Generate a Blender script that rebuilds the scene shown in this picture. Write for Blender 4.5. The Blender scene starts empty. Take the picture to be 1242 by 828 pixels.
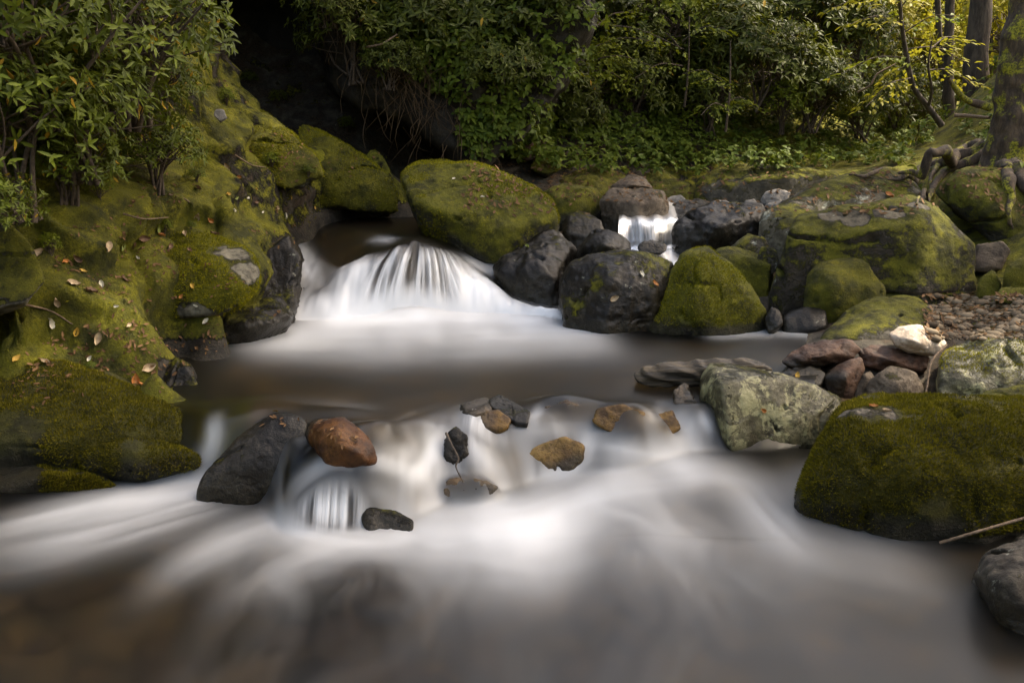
import bpy, bmesh, math, random
import numpy as np
from mathutils import Vector, Matrix
from mathutils.bvhtree import BVHTree

random.seed(7)
RNG = np.random.default_rng(7)
sc = bpy.context.scene
COL = sc.collection

# ------------------------------------------------------------------ camera
H = 1.7
PITCH = math.radians(13.5)
F = 35.0 / 36.0 * 1242
cam_d = bpy.data.cameras.new("camera")
cam_d.lens = 35.0
cam_d.sensor_width = 36.0
cam_d.clip_start = 0.05
cam_d.clip_end = 400
cam = bpy.data.objects.new("camera", cam_d)
COL.objects.link(cam)
cam.location = (0, 0, H)
cam.rotation_euler = (math.pi / 2 - PITCH, 0, 0)
sc.camera = cam
CP, SP = math.cos(PITCH), math.sin(PITCH)


def ray(px, py):
    a, b = (px - 621) / F, -(py - 414) / F
    return np.array([a, CP + b * SP, -SP + b * CP])


def pt(px, py, y=None, z=None):
    """the place in the valley that was surveyed at photo position px, py: at depth y or on level z"""
    d = ray(px, py)
    k = y / d[1] if y is not None else (z - H) / d[2]
    return np.array([d[0] * k, d[1] * k, H + d[2] * k])


# ------------------------------------------------------------------ noise
def _h(ix, iy, iz):
    n = (ix * 374761393 + iy * 668265263 + iz * 2147483647 + 144665) & 0xFFFFFFFF
    n = ((n ^ (n >> 13)) * 1274126177) & 0xFFFFFFFF
    n = ((n ^ (n >> 16)) * 2246822519) & 0xFFFFFFFF
    return ((n ^ (n >> 15)) & 0xFFFFFF) / float(0xFFFFFF)


def vnoise(P):
    P = np.asarray(P, float)
    i = np.floor(P).astype(np.int64)
    f = P - i
    f = f * f * f * (f * (f * 6 - 15) + 10)
    x, y, z = i[:, 0], i[:, 1], i[:, 2]
    fx, fy, fz = f[:, 0], f[:, 1], f[:, 2]
    r = 0
    for dx in (0, 1):
        wx = fx if dx else 1 - fx
        for dy in (0, 1):
            wy = fy if dy else 1 - fy
            for dz in (0, 1):
                wz = fz if dz else 1 - fz
                r = r + wx * wy * wz * _h(x + dx, y + dy, z + dz)
    return r * 2 - 1


def fbm(P, octv=4, lac=2.03, gain=0.5):
    P = np.asarray(P, float)
    a, s, r = 1.0, 0.0, 0
    for _ in range(octv):
        r = r + a * vnoise(P)
        s += a
        a *= gain
        P = P * lac + 17.3
    return r / s


def ridge(P, octv=4):
    P = np.asarray(P, float)
    a, s, r = 1.0, 0.0, 0
    for _ in range(octv):
        r = r + a * (1 - np.abs(vnoise(P)) * 2)
        s += a
        a *= 0.5
        P = P * 2.1 + 9.1
    return r / s


def smooth(t):
    t = np.clip(t, 0, 1)
    return t * t * (3 - 2 * t)


# ------------------------------------------------------------------ objects
def mesh_np(name, V, faces, mat=None, smooth_shade=True):
    """faces: list of (n,k) int arrays"""
    me = bpy.data.meshes.new(name)
    V = np.asarray(V, np.float32)
    me.vertices.add(len(V))
    me.vertices.foreach_set("co", V.ravel())
    nl = sum(f.size for f in faces)
    nf = sum(len(f) for f in faces)
    me.loops.add(nl)
    me.polygons.add(nf)
    me.loops.foreach_set("vertex_index", np.concatenate([f.ravel() for f in faces]).astype(np.int32))
    counts = np.concatenate([np.full(len(f), f.shape[1]) for f in faces])
    starts = np.concatenate([[0], np.cumsum(counts)[:-1]])
    me.polygons.foreach_set("loop_start", starts.astype(np.int32))
    me.polygons.foreach_set("use_smooth", np.full(nf, smooth_shade))
    me.update(calc_edges=True)
    if mat:
        me.materials.append(mat)
    return me


def link(name, me, parent=None, loc=(0, 0, 0)):
    o = bpy.data.objects.new(name, me)
    COL.objects.link(o)
    o.location = loc
    if parent:
        o.parent = parent
    return o


def tag(o, label, cat, group=None):
    o["label"] = label
    o["category"] = cat
    if group:
        o["group"] = group
    return o


def kind(o, k):
    o["kind"] = k
    return o


def fattr(me, name, arr):
    a = me.attributes.new(name, "FLOAT", "POINT")
    a.data.foreach_set("value", np.asarray(arr, np.float32))


def vattr(me, name, arr):
    a = me.attributes.new(name, "FLOAT_VECTOR", "POINT")
    a.data.foreach_set("vector", np.asarray(arr, np.float32).ravel())


def grid_faces(nr, nc):
    i = np.arange(nr * nc).reshape(nr, nc)
    return np.stack([i[:-1, :-1], i[:-1, 1:], i[1:, 1:], i[1:, :-1]], -1).reshape(-1, 4)


def tube(path, radii, n=8, wob=0.0, seed=0):
    """V, quads of a tapered tube along path"""
    path = np.asarray(path, float)
    m = len(path)
    radii = np.broadcast_to(np.asarray(radii, float), (m,))
    T = np.gradient(path, axis=0)
    T /= np.linalg.norm(T, axis=1)[:, None] + 1e-9
    ref = np.array([0.31, 0.83, 0.2])
    V = []
    for i in range(m):
        a = np.cross(T[i], ref)
        a /= np.linalg.norm(a) + 1e-9
        b = np.cross(T[i], a)
        th = np.linspace(0, 2 * np.pi, n, endpoint=False)
        V.append(path[i] + radii[i] * (np.cos(th)[:, None] * a + np.sin(th)[:, None] * b))
    V = np.concatenate(V)
    if wob:
        C = np.repeat(path, n, 0)
        D = V - C
        V = C + D * (1 + wob * fbm(V / (radii.max() * 1.6) + seed, 4))[:, None]
    i = np.arange(m * n).reshape(m, n)
    j = np.roll(i, -1, 1)
    Q = np.stack([i[:-1], j[:-1], j[1:], i[1:]], -1).reshape(-1, 4)
    return V, Q


def spline(pts, n):
    P = np.asarray(pts, float)
    m = len(P)
    t = np.linspace(0, m - 1, n)
    i = np.clip(t.astype(int), 0, m - 2)
    f = (t - i)[:, None]
    Pm = np.concatenate([[2 * P[0] - P[1]], P, [2 * P[-1] - P[-2]]])
    a, b, c, d = Pm[i], Pm[i + 1], Pm[i + 2], Pm[i + 3]
    return 0.5 * (2 * b + (c - a) * f + (2 * a - 5 * b + 4 * c - d) * f ** 2 + (-a + 3 * b - 3 * c + d) * f ** 3)


class Acc:
    def __init__(s):
        s.V, s.F, s.n = [], {}, 0

    def add(s, V, *fs):
        for f in fs:
            s.F.setdefault(f.shape[1], []).append(f + s.n)
        s.V.append(V)
        s.n += len(V)

    def mesh(s, name, mat, sm=True):
        return mesh_np(name, np.concatenate(s.V), [np.concatenate(v) for v in s.F.values()], mat, sm)


# ------------------------------------------------------------------ materials
class NT:
    def __init__(s, name):
        s.m = bpy.data.materials.new(name)
        s.m.use_nodes = True
        s.t = s.m.node_tree
        s.t.nodes.clear()
        s.out = s.t.nodes.new("ShaderNodeOutputMaterial")

    def n(s, typ, inp=None, **kw):
        nd = s.t.nodes.new(typ)
        for k, v in kw.items():
            setattr(nd, k, v)
        for k, v in (inp or {}).items():
            s.set(nd, k, v)
        return nd

    def set(s, nd, k, v):
        sock = nd.inputs[k]
        if isinstance(v, bpy.types.NodeSocket):
            s.t.links.new(v, sock)
        else:
            sock.default_value = v

    def math(s, op, a, b=0.0, clamp=False):
        nd = s.n("ShaderNodeMath", {0: a, 1: b}, operation=op)
        nd.use_clamp = clamp
        return nd.outputs[0]

    def mix(s, fac, a, b):
        nd = s.n("ShaderNodeMix", data_type="RGBA")
        s.set(nd, 0, fac)
        s.set(nd, 6, a)
        s.set(nd, 7, b)
        return nd.outputs[2]

    def noise(s, vec, scale, detail=6, rough=0.55, dist=0.0):
        return s.n("ShaderNodeTexNoise", {"Vector": vec, "Scale": scale, "Detail": detail, "Roughness": rough, "Distortion": dist}).outputs[0]

    def ramp(s, fac, lo, hi):
        nd = s.n("ShaderNodeMapRange", {0: fac, 1: lo, 2: hi, 3: 0.0, 4: 1.0}, interpolation_type="SMOOTHSTEP")
        return nd.outputs[0]


def c4(c):
    return (c[0], c[1], c[2], 1.0)


MOSS_D, MOSS_M, MOSS_L = (0.034, 0.034, 0.003), (0.135, 0.130, 0.006), (0.28, 0.255, 0.012)


def rock_mat(name, dark, mid, light, moss=0.5, rough=0.75, lichen=0.0, wet=0.0, mossc=(MOSS_D, MOSS_M, MOSS_L),
             lich_c=(0.33, 0.33, 0.25), bump=1.0, stain=None):
    k = NT(name)
    tc = k.n("ShaderNodeTexCoord").outputs["Object"]
    oi = k.n("ShaderNodeObjectInfo").outputs["Random"]
    off = k.math("MULTIPLY", oi, 31.0)
    vec = k.n("ShaderNodeVectorMath", {0: tc, 1: off}, operation="ADD").outputs[0]
    n1 = k.noise(vec, 3.2, 7, 0.6)
    n2 = k.noise(vec, 15.0, 8, 0.65)
    n3 = k.noise(vec, 75.0, 6, 0.7)
    n4 = k.noise(vec, 260.0, 3, 0.6)
    rc = k.mix(k.ramp(n2, 0.35, 0.7), c4(dark), c4(mid))
    rc = k.mix(k.math("MULTIPLY", k.ramp(n1, 0.48, 0.68), k.ramp(n3, 0.35, 0.65)), rc, c4(light))
    # fine mineral grain and thin dark cracks
    rc = k.mix(k.math("MULTIPLY", k.ramp(n3, 0.52, 0.62), 0.35), rc, c4(tuple(v * 0.35 for v in dark)))
    if stain:
        ns = k.noise(vec, 5.0, 5, 0.6, 0.6)
        rc = k.mix(k.math("MULTIPLY", k.ramp(ns, 0.50, 0.66), 0.8), rc, c4(stain))
    rgh = rough
    if lichen > 0:
        nl = k.noise(vec, 9.0, 9, 0.75, 0.4)
        lm = k.ramp(nl, 0.66 - 0.16 * lichen, 0.70 - 0.13 * lichen)
        rc = k.mix(lm, rc, k.mix(n3, c4(tuple(v * 0.6 for v in lich_c)), c4(lich_c)))
    geo = k.n("ShaderNodeNewGeometry")
    nz = k.n("ShaderNodeSeparateXYZ", {0: geo.outputs["Normal"]}).outputs[2]
    a = k.math("MULTIPLY", nz, 0.55)
    b = k.math("MULTIPLY", k.math("SUBTRACT", n1, 0.5), 2.0)
    c = k.math("MULTIPLY", k.math("SUBTRACT", n2, 0.5), 1.0)
    e = k.math("MULTIPLY", k.math("SUBTRACT", n3, 0.5), 0.7)
    sm = k.math("ADD", k.math("ADD", a, b), k.math("ADD", c, e))
    bare_ = k.n("ShaderNodeAttribute", attribute_name="bare").outputs["Fac"]
    sm = k.math("SUBTRACT", sm, k.math("MULTIPLY", bare_, 1.15))
    sm = k.math("ADD", sm, (moss - 0.5) * 2.2)
    rc = k.mix(k.math("MULTIPLY", k.math("MULTIPLY", bare_, .65), k.ramp(n2, .35, .6)), rc, c4(light))
    mm = k.ramp(sm, 0.0, 0.28)
    n5 = k.noise(vec, 6.5, 5, 0.6)
    mc = k.mix(k.ramp(n5, 0.32, 0.62), c4(mossc[0]), c4(mossc[1]))
    mc = k.mix(k.math("MULTIPLY", k.ramp(n2, 0.48, 0.72), k.ramp(n3, 0.3, 0.7)), mc, c4(mossc[2]))
    mc = k.mix(k.math("MULTIPLY", k.ramp(n4, 0.5, 0.62), 0.55), mc, c4(tuple(v * 0.3 for v in mossc[0])))
    if moss <= 0:
        col = rc
        mm = 0.0
    else:
        col = k.mix(mm, rc, mc)
    wt = k.n("ShaderNodeAttribute", attribute_name="wet").outputs["Fac"]
    if moss > 0:
        rg = k.n("ShaderNodeMix", {0: mm, 2: rgh, 3: 0.95}).outputs[0]
    else:
        rg = rgh
    rg = k.n("ShaderNodeMix", {0: k.math("MULTIPLY", wt, .85), 2: rg, 3: 0.25}).outputs[0]
    col = k.mix(k.math("MULTIPLY", wt, .85), col, k.mix(k.ramp(n3, .35, .65), (0.008, 0.007, 0.005, 1), (0.035, 0.029, 0.018, 1)))
    hb = k.math("ADD", k.math("MULTIPLY", n2, 0.6), k.math("MULTIPLY", n3, 0.25))
    bp = k.n("ShaderNodeBump", {"Height": hb, "Strength": 0.55 * bump, "Distance": 0.045})
    n6 = k.noise(vec, 140.0, 4, 0.75)
    mh = k.math("MULTIPLY", k.math("ADD", k.math("MULTIPLY", n3, 1.0), k.math("MULTIPLY", n6, 0.7)), mm)
    bp2 = k.n("ShaderNodeBump", {"Height": mh, "Strength": 0.9, "Distance": 0.022, "Normal": bp.outputs[0]})
    p = k.n("ShaderNodeBsdfPrincipled", {"Base Color": col, "Roughness": rg, "Normal": bp2.outputs[0]})
    p.inputs["Specular IOR Level"].default_value = 0.18 if wet > 0 else 0.3
    if wet > 0:
        p.inputs["Coat Weight"].default_value = wet * .6
        p.inputs["Coat Roughness"].default_value = 0.16
        bpc = k.n("ShaderNodeBump", {"Height": hb, "Strength": 0.35, "Distance": 0.03})
        k.set(p, "Coat Normal", bpc.outputs[0])
    k.t.links.new(p.outputs[0], k.out.inputs[0])
    return k.m


M = {}
M["mossy"] = rock_mat("mossy_rock", (0.030, 0.026, 0.018), (0.085, 0.075, 0.050), (0.17, 0.155, 0.11), moss=0.70, lichen=0.15)
M["half"] = rock_mat("half_mossy_rock", (0.035, 0.030, 0.020), (0.105, 0.090, 0.060), (0.22, 0.20, 0.15), moss=0.48, lichen=0.45)
M["block"] = rock_mat("block_rock", (0.020, 0.015, 0.009), (0.052, 0.039, 0.021), (0.14, 0.118, 0.075), moss=0.52, lichen=0.36)
M["slab"] = rock_mat("pale_slab_rock", (0.06, 0.05, 0.03), (0.135, 0.115, 0.07), (0.25, 0.225, 0.155), moss=0.38, lichen=0.6)
M["bright"] = rock_mat("bright_mossy_rock", (0.035, 0.03, 0.02), (0.10, 0.085, 0.05), (0.20, 0.18, 0.12), moss=0.80, lichen=0.1,
                       mossc=((0.045, 0.045, 0.004), (0.14, 0.13, 0.006), (0.27, 0.23, 0.010)))
M["darkmoss"] = rock_mat("dark_moss_rock", (0.022, 0.018, 0.012), (0.06, 0.05, 0.03), (0.13, 0.11, 0.08), moss=1.02, lichen=0.25,
                         mossc=((0.022, 0.022, 0.003), (0.065, 0.062, 0.005), (0.17, 0.145, 0.010)))
M["fore"] = rock_mat("foreground_moss_rock", (0.03, 0.024, 0.015), (0.10, 0.08, 0.05), (0.22, 0.19, 0.14), moss=0.86, lichen=0.0,
                     mossc=((0.022, 0.023, 0.003), (0.075, 0.068, 0.005), (0.20, 0.165, 0.010)))
M["grey"] = rock_mat("grey_rough_rock", (0.020, 0.016, 0.011), (0.065, 0.054, 0.038), (0.17, 0.15, 0.115), moss=0.22, lichen=0.5)
M["wet"] = rock_mat("wet_dark_rock", (0.004, 0.003, 0.002), (0.011, 0.0085, 0.005), (0.038, 0.031, 0.019), moss=0.2, rough=0.5, lichen=0.10, wet=0.28)
M["wetmoss"] = rock_mat("wet_mossy_rock", (0.005, 0.004, 0.0025), (0.015, 0.011, 0.006), (0.075, 0.06, 0.034), moss=0.33, rough=0.45, lichen=0.25, wet=0.22)
M["brown"] = rock_mat("brown_rock", (0.045, 0.032, 0.020), (0.13, 0.095, 0.060), (0.24, 0.19, 0.13), moss=0.22, lichen=0.1)
M["red"] = rock_mat("reddish_stone", (0.030, 0.015, 0.008), (0.095, 0.045, 0.022), (0.20, 0.12, 0.075), moss=0.0, rough=0.6, lichen=0.0)
M["rust"] = rock_mat("rusty_wet_stone", (0.025, 0.009, 0.003), (0.085, 0.032, 0.007), (0.17, 0.075, 0.018), moss=0.0, rough=0.5, lichen=0.0, wet=0.2)
M["amber"] = rock_mat("amber_wet_stone", (0.04, 0.02, 0.005), (0.14, 0.078, 0.016), (0.25, 0.16, 0.045), moss=0.0, rough=0.5, lichen=0.0, wet=0.2)
M["white"] = rock_mat("pale_quartz_stone", (0.35, 0.27, 0.19), (0.55, 0.46, 0.36), (0.70, 0.63, 0.54), moss=0.0, rough=0.7, lichen=0.0)
M["lich"] = rock_mat("lichen_rock", (0.035, 0.03, 0.016), (0.11, 0.10, 0.05), (0.24, 0.22, 0.12), moss=0.30, lichen=1.0, rough=0.5, wet=0.25,
                     lich_c=(0.30, 0.28, 0.14), mossc=((0.03, 0.032, 0.006), (0.10, 0.095, 0.015), (0.19, 0.17, 0.03)))
M["pebble"] = rock_mat("pebble_stone", (0.10, 0.09, 0.075), (0.22, 0.20, 0.17), (0.36, 0.33, 0.29), moss=0.0, lichen=0.0)
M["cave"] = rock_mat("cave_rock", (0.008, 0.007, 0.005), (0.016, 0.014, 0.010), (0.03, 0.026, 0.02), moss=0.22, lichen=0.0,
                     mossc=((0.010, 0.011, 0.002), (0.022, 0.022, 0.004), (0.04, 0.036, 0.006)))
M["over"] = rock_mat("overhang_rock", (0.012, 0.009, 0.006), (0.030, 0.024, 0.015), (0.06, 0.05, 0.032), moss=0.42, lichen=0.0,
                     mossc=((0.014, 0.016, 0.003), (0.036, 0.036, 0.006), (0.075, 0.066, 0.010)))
M["splash"] = rock_mat("submerged_stone", (0.028, 0.016, 0.008), (0.075, 0.045, 0.018), (0.14, 0.09, 0.04), moss=0.0, rough=0.5, lichen=0.0)
M["orange"] = rock_mat("submerged_orange_stone", (0.14, 0.06, 0.012), (0.32, 0.15, 0.03), (0.42, 0.23, 0.06), moss=0.0, rough=0.5, lichen=0.0)


def leaf_mat(name, c_dark, c_light, rough=0.38, transl=0.3, spec=0.13):
    k = NT(name)
    r = k.n("ShaderNodeNewGeometry").outputs["Random Per Island"]
    tc = k.n("ShaderNodeTexCoord").outputs["Object"]
    n = k.noise(tc, 2.2, 3)
    f = k.math("ADD", k.math("MULTIPLY", r, 0.65), k.math("MULTIPLY", k.ramp(n, 0.3, 0.7), 0.35))
    col = k.mix(f, c4(c_dark), c4(c_light))
    p = k.n("ShaderNodeBsdfPrincipled", {"Base Color": col, "Roughness": rough})
    p.inputs["Specular IOR Level"].default_value = spec
    tr = k.n("ShaderNodeBsdfTranslucent", {"Color": k.mix(0.4, col, (0.16, 0.17, 0.01, 1))})
    mx = k.n("ShaderNodeMixShader", {0: transl, 1: p.outputs[0], 2: tr.outputs[0]})
    k.t.links.new(mx.outputs[0], k.out.inputs[0])
    return k.m


M["rhodo"] = leaf_mat("rhododendron_leaf", (0.026, 0.036, 0.005), (0.135, 0.165, 0.014), 0.42, 0.25)
M["rhodo_far"] = leaf_mat("rhododendron_far_leaf", (0.018, 0.026, 0.004), (0.105, 0.118, 0.016), 0.45, 0.25)
M["lime"] = leaf_mat("yellow_green_leaf", (0.055, 0.080, 0.006), (0.20, 0.22, 0.015), 0.5, 0.4)
M["sun"] = leaf_mat("sunny_leaf", (0.12, 0.125, 0.010), (0.38, 0.32, 0.025), 0.5, 0.45)
M["herb"] = leaf_mat("herb_leaf", (0.034, 0.058, 0.008), (0.140, 0.175, 0.018), 0.55, 0.3)
M["yellow"] = leaf_mat("yellowed_leaf", (0.28, 0.15, 0.012), (0.42, 0.27, 0.03), 0.5, 0.3)
M["litter"] = leaf_mat("brown_litter", (0.045, 0.022, 0.010), (0.19, 0.105, 0.045), 0.7, 0.1)
M["added_canopy"] = leaf_mat("added_canopy_leaf", (0.03, 0.045, 0.010), (0.09, 0.11, 0.02), 0.5, 0.25)
M["gravel"] = leaf_mat("gravel", (0.022, 0.014, 0.008), (0.22, 0.17, 0.11), 0.8, 0.0)
M["root"] = leaf_mat("hanging_root", (0.028, 0.018, 0.009), (0.10, 0.065, 0.034), 0.8, 0.0)
M["tuft_dark_shaded"] = leaf_mat("dark_shaded_moss_tuft", (0.016, 0.015, 0.002), (0.185, 0.155, 0.008), 0.9, 0.2, 0.1)  # dark brown-green moss, tone lowered to carry the boulder front's shade
M["tuft"] = leaf_mat("moss_tuft", (0.036, 0.038, 0.003), (0.35, 0.315, 0.012), 0.9, 0.25, 0.1)


def plain(name, c1, c2, scale=30.0, rough=0.8, stretch=(1, 1, 1), bump=0.5, moss=None):
    k = NT(name)
    tc = k.n("ShaderNodeTexCoord").outputs["Object"]
    mp = k.n("ShaderNodeMapping", {"Vector": tc, "Scale": stretch}).outputs[0]
    n = k.noise(mp, scale, 7, 0.65)
    col = k.mix(k.ramp(n, 0.3, 0.7), c4(c1), c4(c2))
    if moss:
        n2 = k.noise(tc, 4.5, 6, 0.65)
        n3 = k.noise(tc, 60.0, 4, 0.65)
        mcol = k.mix(k.ramp(n3, 0.35, 0.65), c4(MOSS_D), c4(MOSS_L))
        col = k.mix(k.ramp(n2, 0.62 - moss * 0.3, 0.70 - moss * 0.3), col, mcol)
    b = k.n("ShaderNodeBump", {"Height": n, "Strength": bump, "Distance": 0.02})
    p = k.n("ShaderNodeBsdfPrincipled", {"Base Color": col, "Roughness": rough, "Normal": b.outputs[0]})
    k.t.links.new(p.outputs[0], k.out.inputs[0])
    return k.m


M["bark"] = plain("bark", (0.018, 0.012, 0.008), (0.085, 0.062, 0.042), 22, 0.9, (1, 1, 0.25), 0.9)
M["mossbark"] = plain("mossy_bark", (0.016, 0.010, 0.006), (0.085, 0.056, 0.030), 16, 0.9, (1, 1, 0.4), 1.0, moss=0.42)
M["greenbark"] = plain("pale_mossy_bark", (0.055, 0.05, 0.02), (0.14, 0.125, 0.055), 18, 0.9, (1, 1, 0.3), 0.8, moss=0.3)
M["stem"] = plain("woody_stem", (0.03, 0.02, 0.012), (0.10, 0.07, 0.045), 40, 0.9)
M["twig"] = plain("twig_wood", (0.09, 0.055, 0.03), (0.22, 0.15, 0.09), 60, 0.8)
M["darkwood"] = plain("wet_wood", (0.016, 0.012, 0.009), (0.07, 0.05, 0.035), 14, 0.45, (0.25, 1, 2.2), 0.9)
M["driftwood"] = plain("driftwood", (0.008, 0.006, 0.004), (0.075, 0.052, 0.022), 22, 0.6, (0.12, 1, 3.0), 1.0)
for q in ("leaf_yellow", (0.36, 0.21, 0.02), (0.50, 0.32, 0.05)), ("leaf_orange", (0.34, 0.11, 0.02), (0.45, 0.20, 0.04)), \
        ("leaf_tan", (0.28, 0.19, 0.10), (0.42, 0.32, 0.19)), ("leaf_pale", (0.42, 0.38, 0.28), (0.6, 0.55, 0.42)), \
        ("leaf_brown", (0.09, 0.045, 0.02), (0.16, 0.085, 0.04)), ("leaf_green", (0.12, 0.15, 0.02), (0.22, 0.24, 0.05)):
    M[q[0]] = plain(q[0], q[1], q[2], 40, 0.6, (1, 1, 1), 0.2)

# ------------------------------------------------------------------ levels of the running water
L0, L1, L2 = 0.0, 0.30, 0.72


def line(pts, z=None):
    P = np.array([pt(p[0], p[1], z=p[2] if z is None else z) for p in pts])
    return P[np.argsort(P[:, 0])]


lip1 = line([(150, 492), (255, 500), (330, 508), (400, 512), (470, 522), (520, 500), (560, 487), (640, 484), (700, 487), (760, 488), (840, 488), (880, 480), (960, 470)], L1)
foot1 = line([(100, 575, .05), (240, 584, .06), (300, 600, .03), (345, 640, 0), (440, 646, 0), (500, 640, 0), (545, 612, .01), (600, 604, .02), (680, 588, .05), (760, 566, .10), (850, 554, .12), (900, 546, .12), (1000, 540, .10)])
lip2 = line([(300, 290, .66), (350, 285, .66), (385, 306, .57), (412, 320, .56), (445, 306, .66), (500, 297, .725), (550, 303, .67), (588, 330, .52), (622, 358, .40), (664, 376, .335), (760, 380, .31)])
foot2 = line([(250, 388), (340, 388), (400, 388), (500, 382), (600, 380), (660, 384), (720, 396), (800, 400)], L1)
lip2[:, 1] = np.maximum(lip2[:, 1], np.interp(lip2[:, 0], foot2[:, 0], foot2[:, 1]) + 0.12)


def wz(x, y):
    yl, yf = np.interp(x, lip1[:, 0], lip1[:, 1]), np.interp(x, foot1[:, 0], foot1[:, 1])
    yl = yl + .09 * np.sin(x * 7.3 + 1) * np.sin(x * 3.1) + .05 * np.sin(x * 17 + 2)
    yf = np.minimum(yf + .05 * np.sin(x * 9.1), yl - .08)
    t1 = np.clip((y - yf) / np.maximum(yl - yf, .05), 0, 1)
    zf = np.interp(x, foot1[:, 0], foot1[:, 2])
    z = zf * np.exp(-(np.maximum(yf - y, 0) / .75) ** 2) + (L1 - zf) * (1 - (1 - t1) ** 2.0)
    yl2, yf2 = np.interp(x, lip2[:, 0], lip2[:, 1]), np.interp(x, foot2[:, 0], foot2[:, 1])
    zl2 = np.interp(x, lip2[:, 0], lip2[:, 2]) + .05 * np.exp(-((x - lip2[np.argmax(lip2[:, 2]), 0]) / .26) ** 2) - .02
    t2 = np.clip((y - yf2) / (yl2 - yf2), 0, 1)
    z = z + (zl2 - L1) * (1 - (1 - t2) ** 2.3)
    b = smooth((y - yl2) / 0.9)
    z = z + b * (0.70 - zl2)
    return z, t1, t2, b


domes = [(330, 545, .12, .30, .20, .05), (445, 585, .12, .22, .17, .10), (520, 530, .24, .12, .12, .04), (640, 535, .18, .13, .1, .05), (780, 530, .2, .16, .1, .05), (400, 612, .05, .16, .08, .05), (560, 545, .16, .10, .12, .05), (680, 515, .2, .16, .12, .04),
         (750, 508, .25, .16, .10, .03), (590, 510, .27, .16, .1, .025), (575, 592, .03, .16, .14, .06), (680, 560, .1, .2, .14, .03),
         (620, 650, .0, .30, .22, .03), (740, 620, 0, .3, .2, .02), (465, 287, .73, .12, .12, .03), (500, 330, .6, .25, .14, .06), (415, 525, .22, .16, .12, .03)]
DW = [(pt(a, b, z=c), rx, ry, h) for a, b, c, rx, ry, h in domes]


def wsurf(x, y):
    x, y = np.atleast_1d(np.asarray(x, float)), np.atleast_1d(np.asarray(y, float))
    z = wz(x, y)[0]
    for c, rx, ry, h in DW:
        z = z + h * np.exp(-((x - c[0]) / rx) ** 2 - ((y - c[1]) / ry) ** 2)
    return z


def wlevel(x, y):
    """level of the water that laps a bank at x, y"""
    z = wsurf(x, np.clip(y, 1.5, 9.6))
    z = np.where((x < -1.22) & (y < 4.95), .03, z)
    return np.where((x > 1.0) & (y > 3.4) & (y < 5.4), np.where(y < 4.6, .06, .28), z)


def wdepth(px, py):
    d = ray(px, py)
    yv = np.linspace(2.4, 9, 3000)
    kk = yv / d[1]
    below = H + d[2] * kk < wsurf(d[0] * kk, yv)
    return yv[np.argmax(below)] if below.any() else 4.5


# ------------------------------------------------------------------ ground (one sheet to the horizon)
cp = []
for px, py, z in [(-60, 612, -.06), (0, 606, -.05), (60, 601, -.05), (120, 588, -.05), (180, 578, .0), (236, 570, .06), (262, 525, .2),
                  (258, 492, .27), (222, 462, .27), (214, 440, .27), (255, 417, .27), (315, 397, .27), (335, 390, .28),
                  (356, 345, .42), (362, 300, .58), (360, 268, .66), (420, 252, .70), (480, 247, .70)]:
    cp.append(pt(px, py, z=z))
for px, py, y in [(0, 540, 4.75), (100, 535, 4.8), (200, 525, 4.75), (0, 450, 4.62), (100, 450, 4.85), (0, 300, 4.75), (100, 330, 5.05), (180, 400, 5.0), (190, 450, 4.72),
                  (200, 330, 5.6), (260, 380, 5.55), (300, 300, 6.3), (330, 335, 6.6), (0, 180, 5.3), (150, 200, 6.0), (250, 240, 6.8), (330, 250, 7.6),
                  (250, 150, 7.5), (330, 180, 8.2), (400, 185, 8.8), (450, 215, 9.0), (240, 60, 8.3), (240, 0, 8.9), (100, 60, 7.0),
                  (0, 0, 6.2), (100, -60, 7.6), (-120, 300, 4.6), (-120, 100, 5.4), (-100, 500, 4.6),
                  (490, 235, 9.5), (600, 198, 10.2), (700, 202, 10.4), (800, 217, 10.8), (950, 192, 11.5), (1060, 196, 12.5), (1130, 182, 16),
                  (600, 100, 11.2), (700, 50, 12), (700, 0, 12.5), (800, 130, 12), (900, 100, 13.5), (900, 0, 14.5), (1050, 120, 16), (1050, 0, 18.5),
                  (1180, 385, 5.9), (1242, 335, 6.5), (1242, 215, 8), (1180, 192, 9), (1242, 150, 10), (1180, 150, 13)]:
    cp.append(pt(px, py, y=y))
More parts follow.
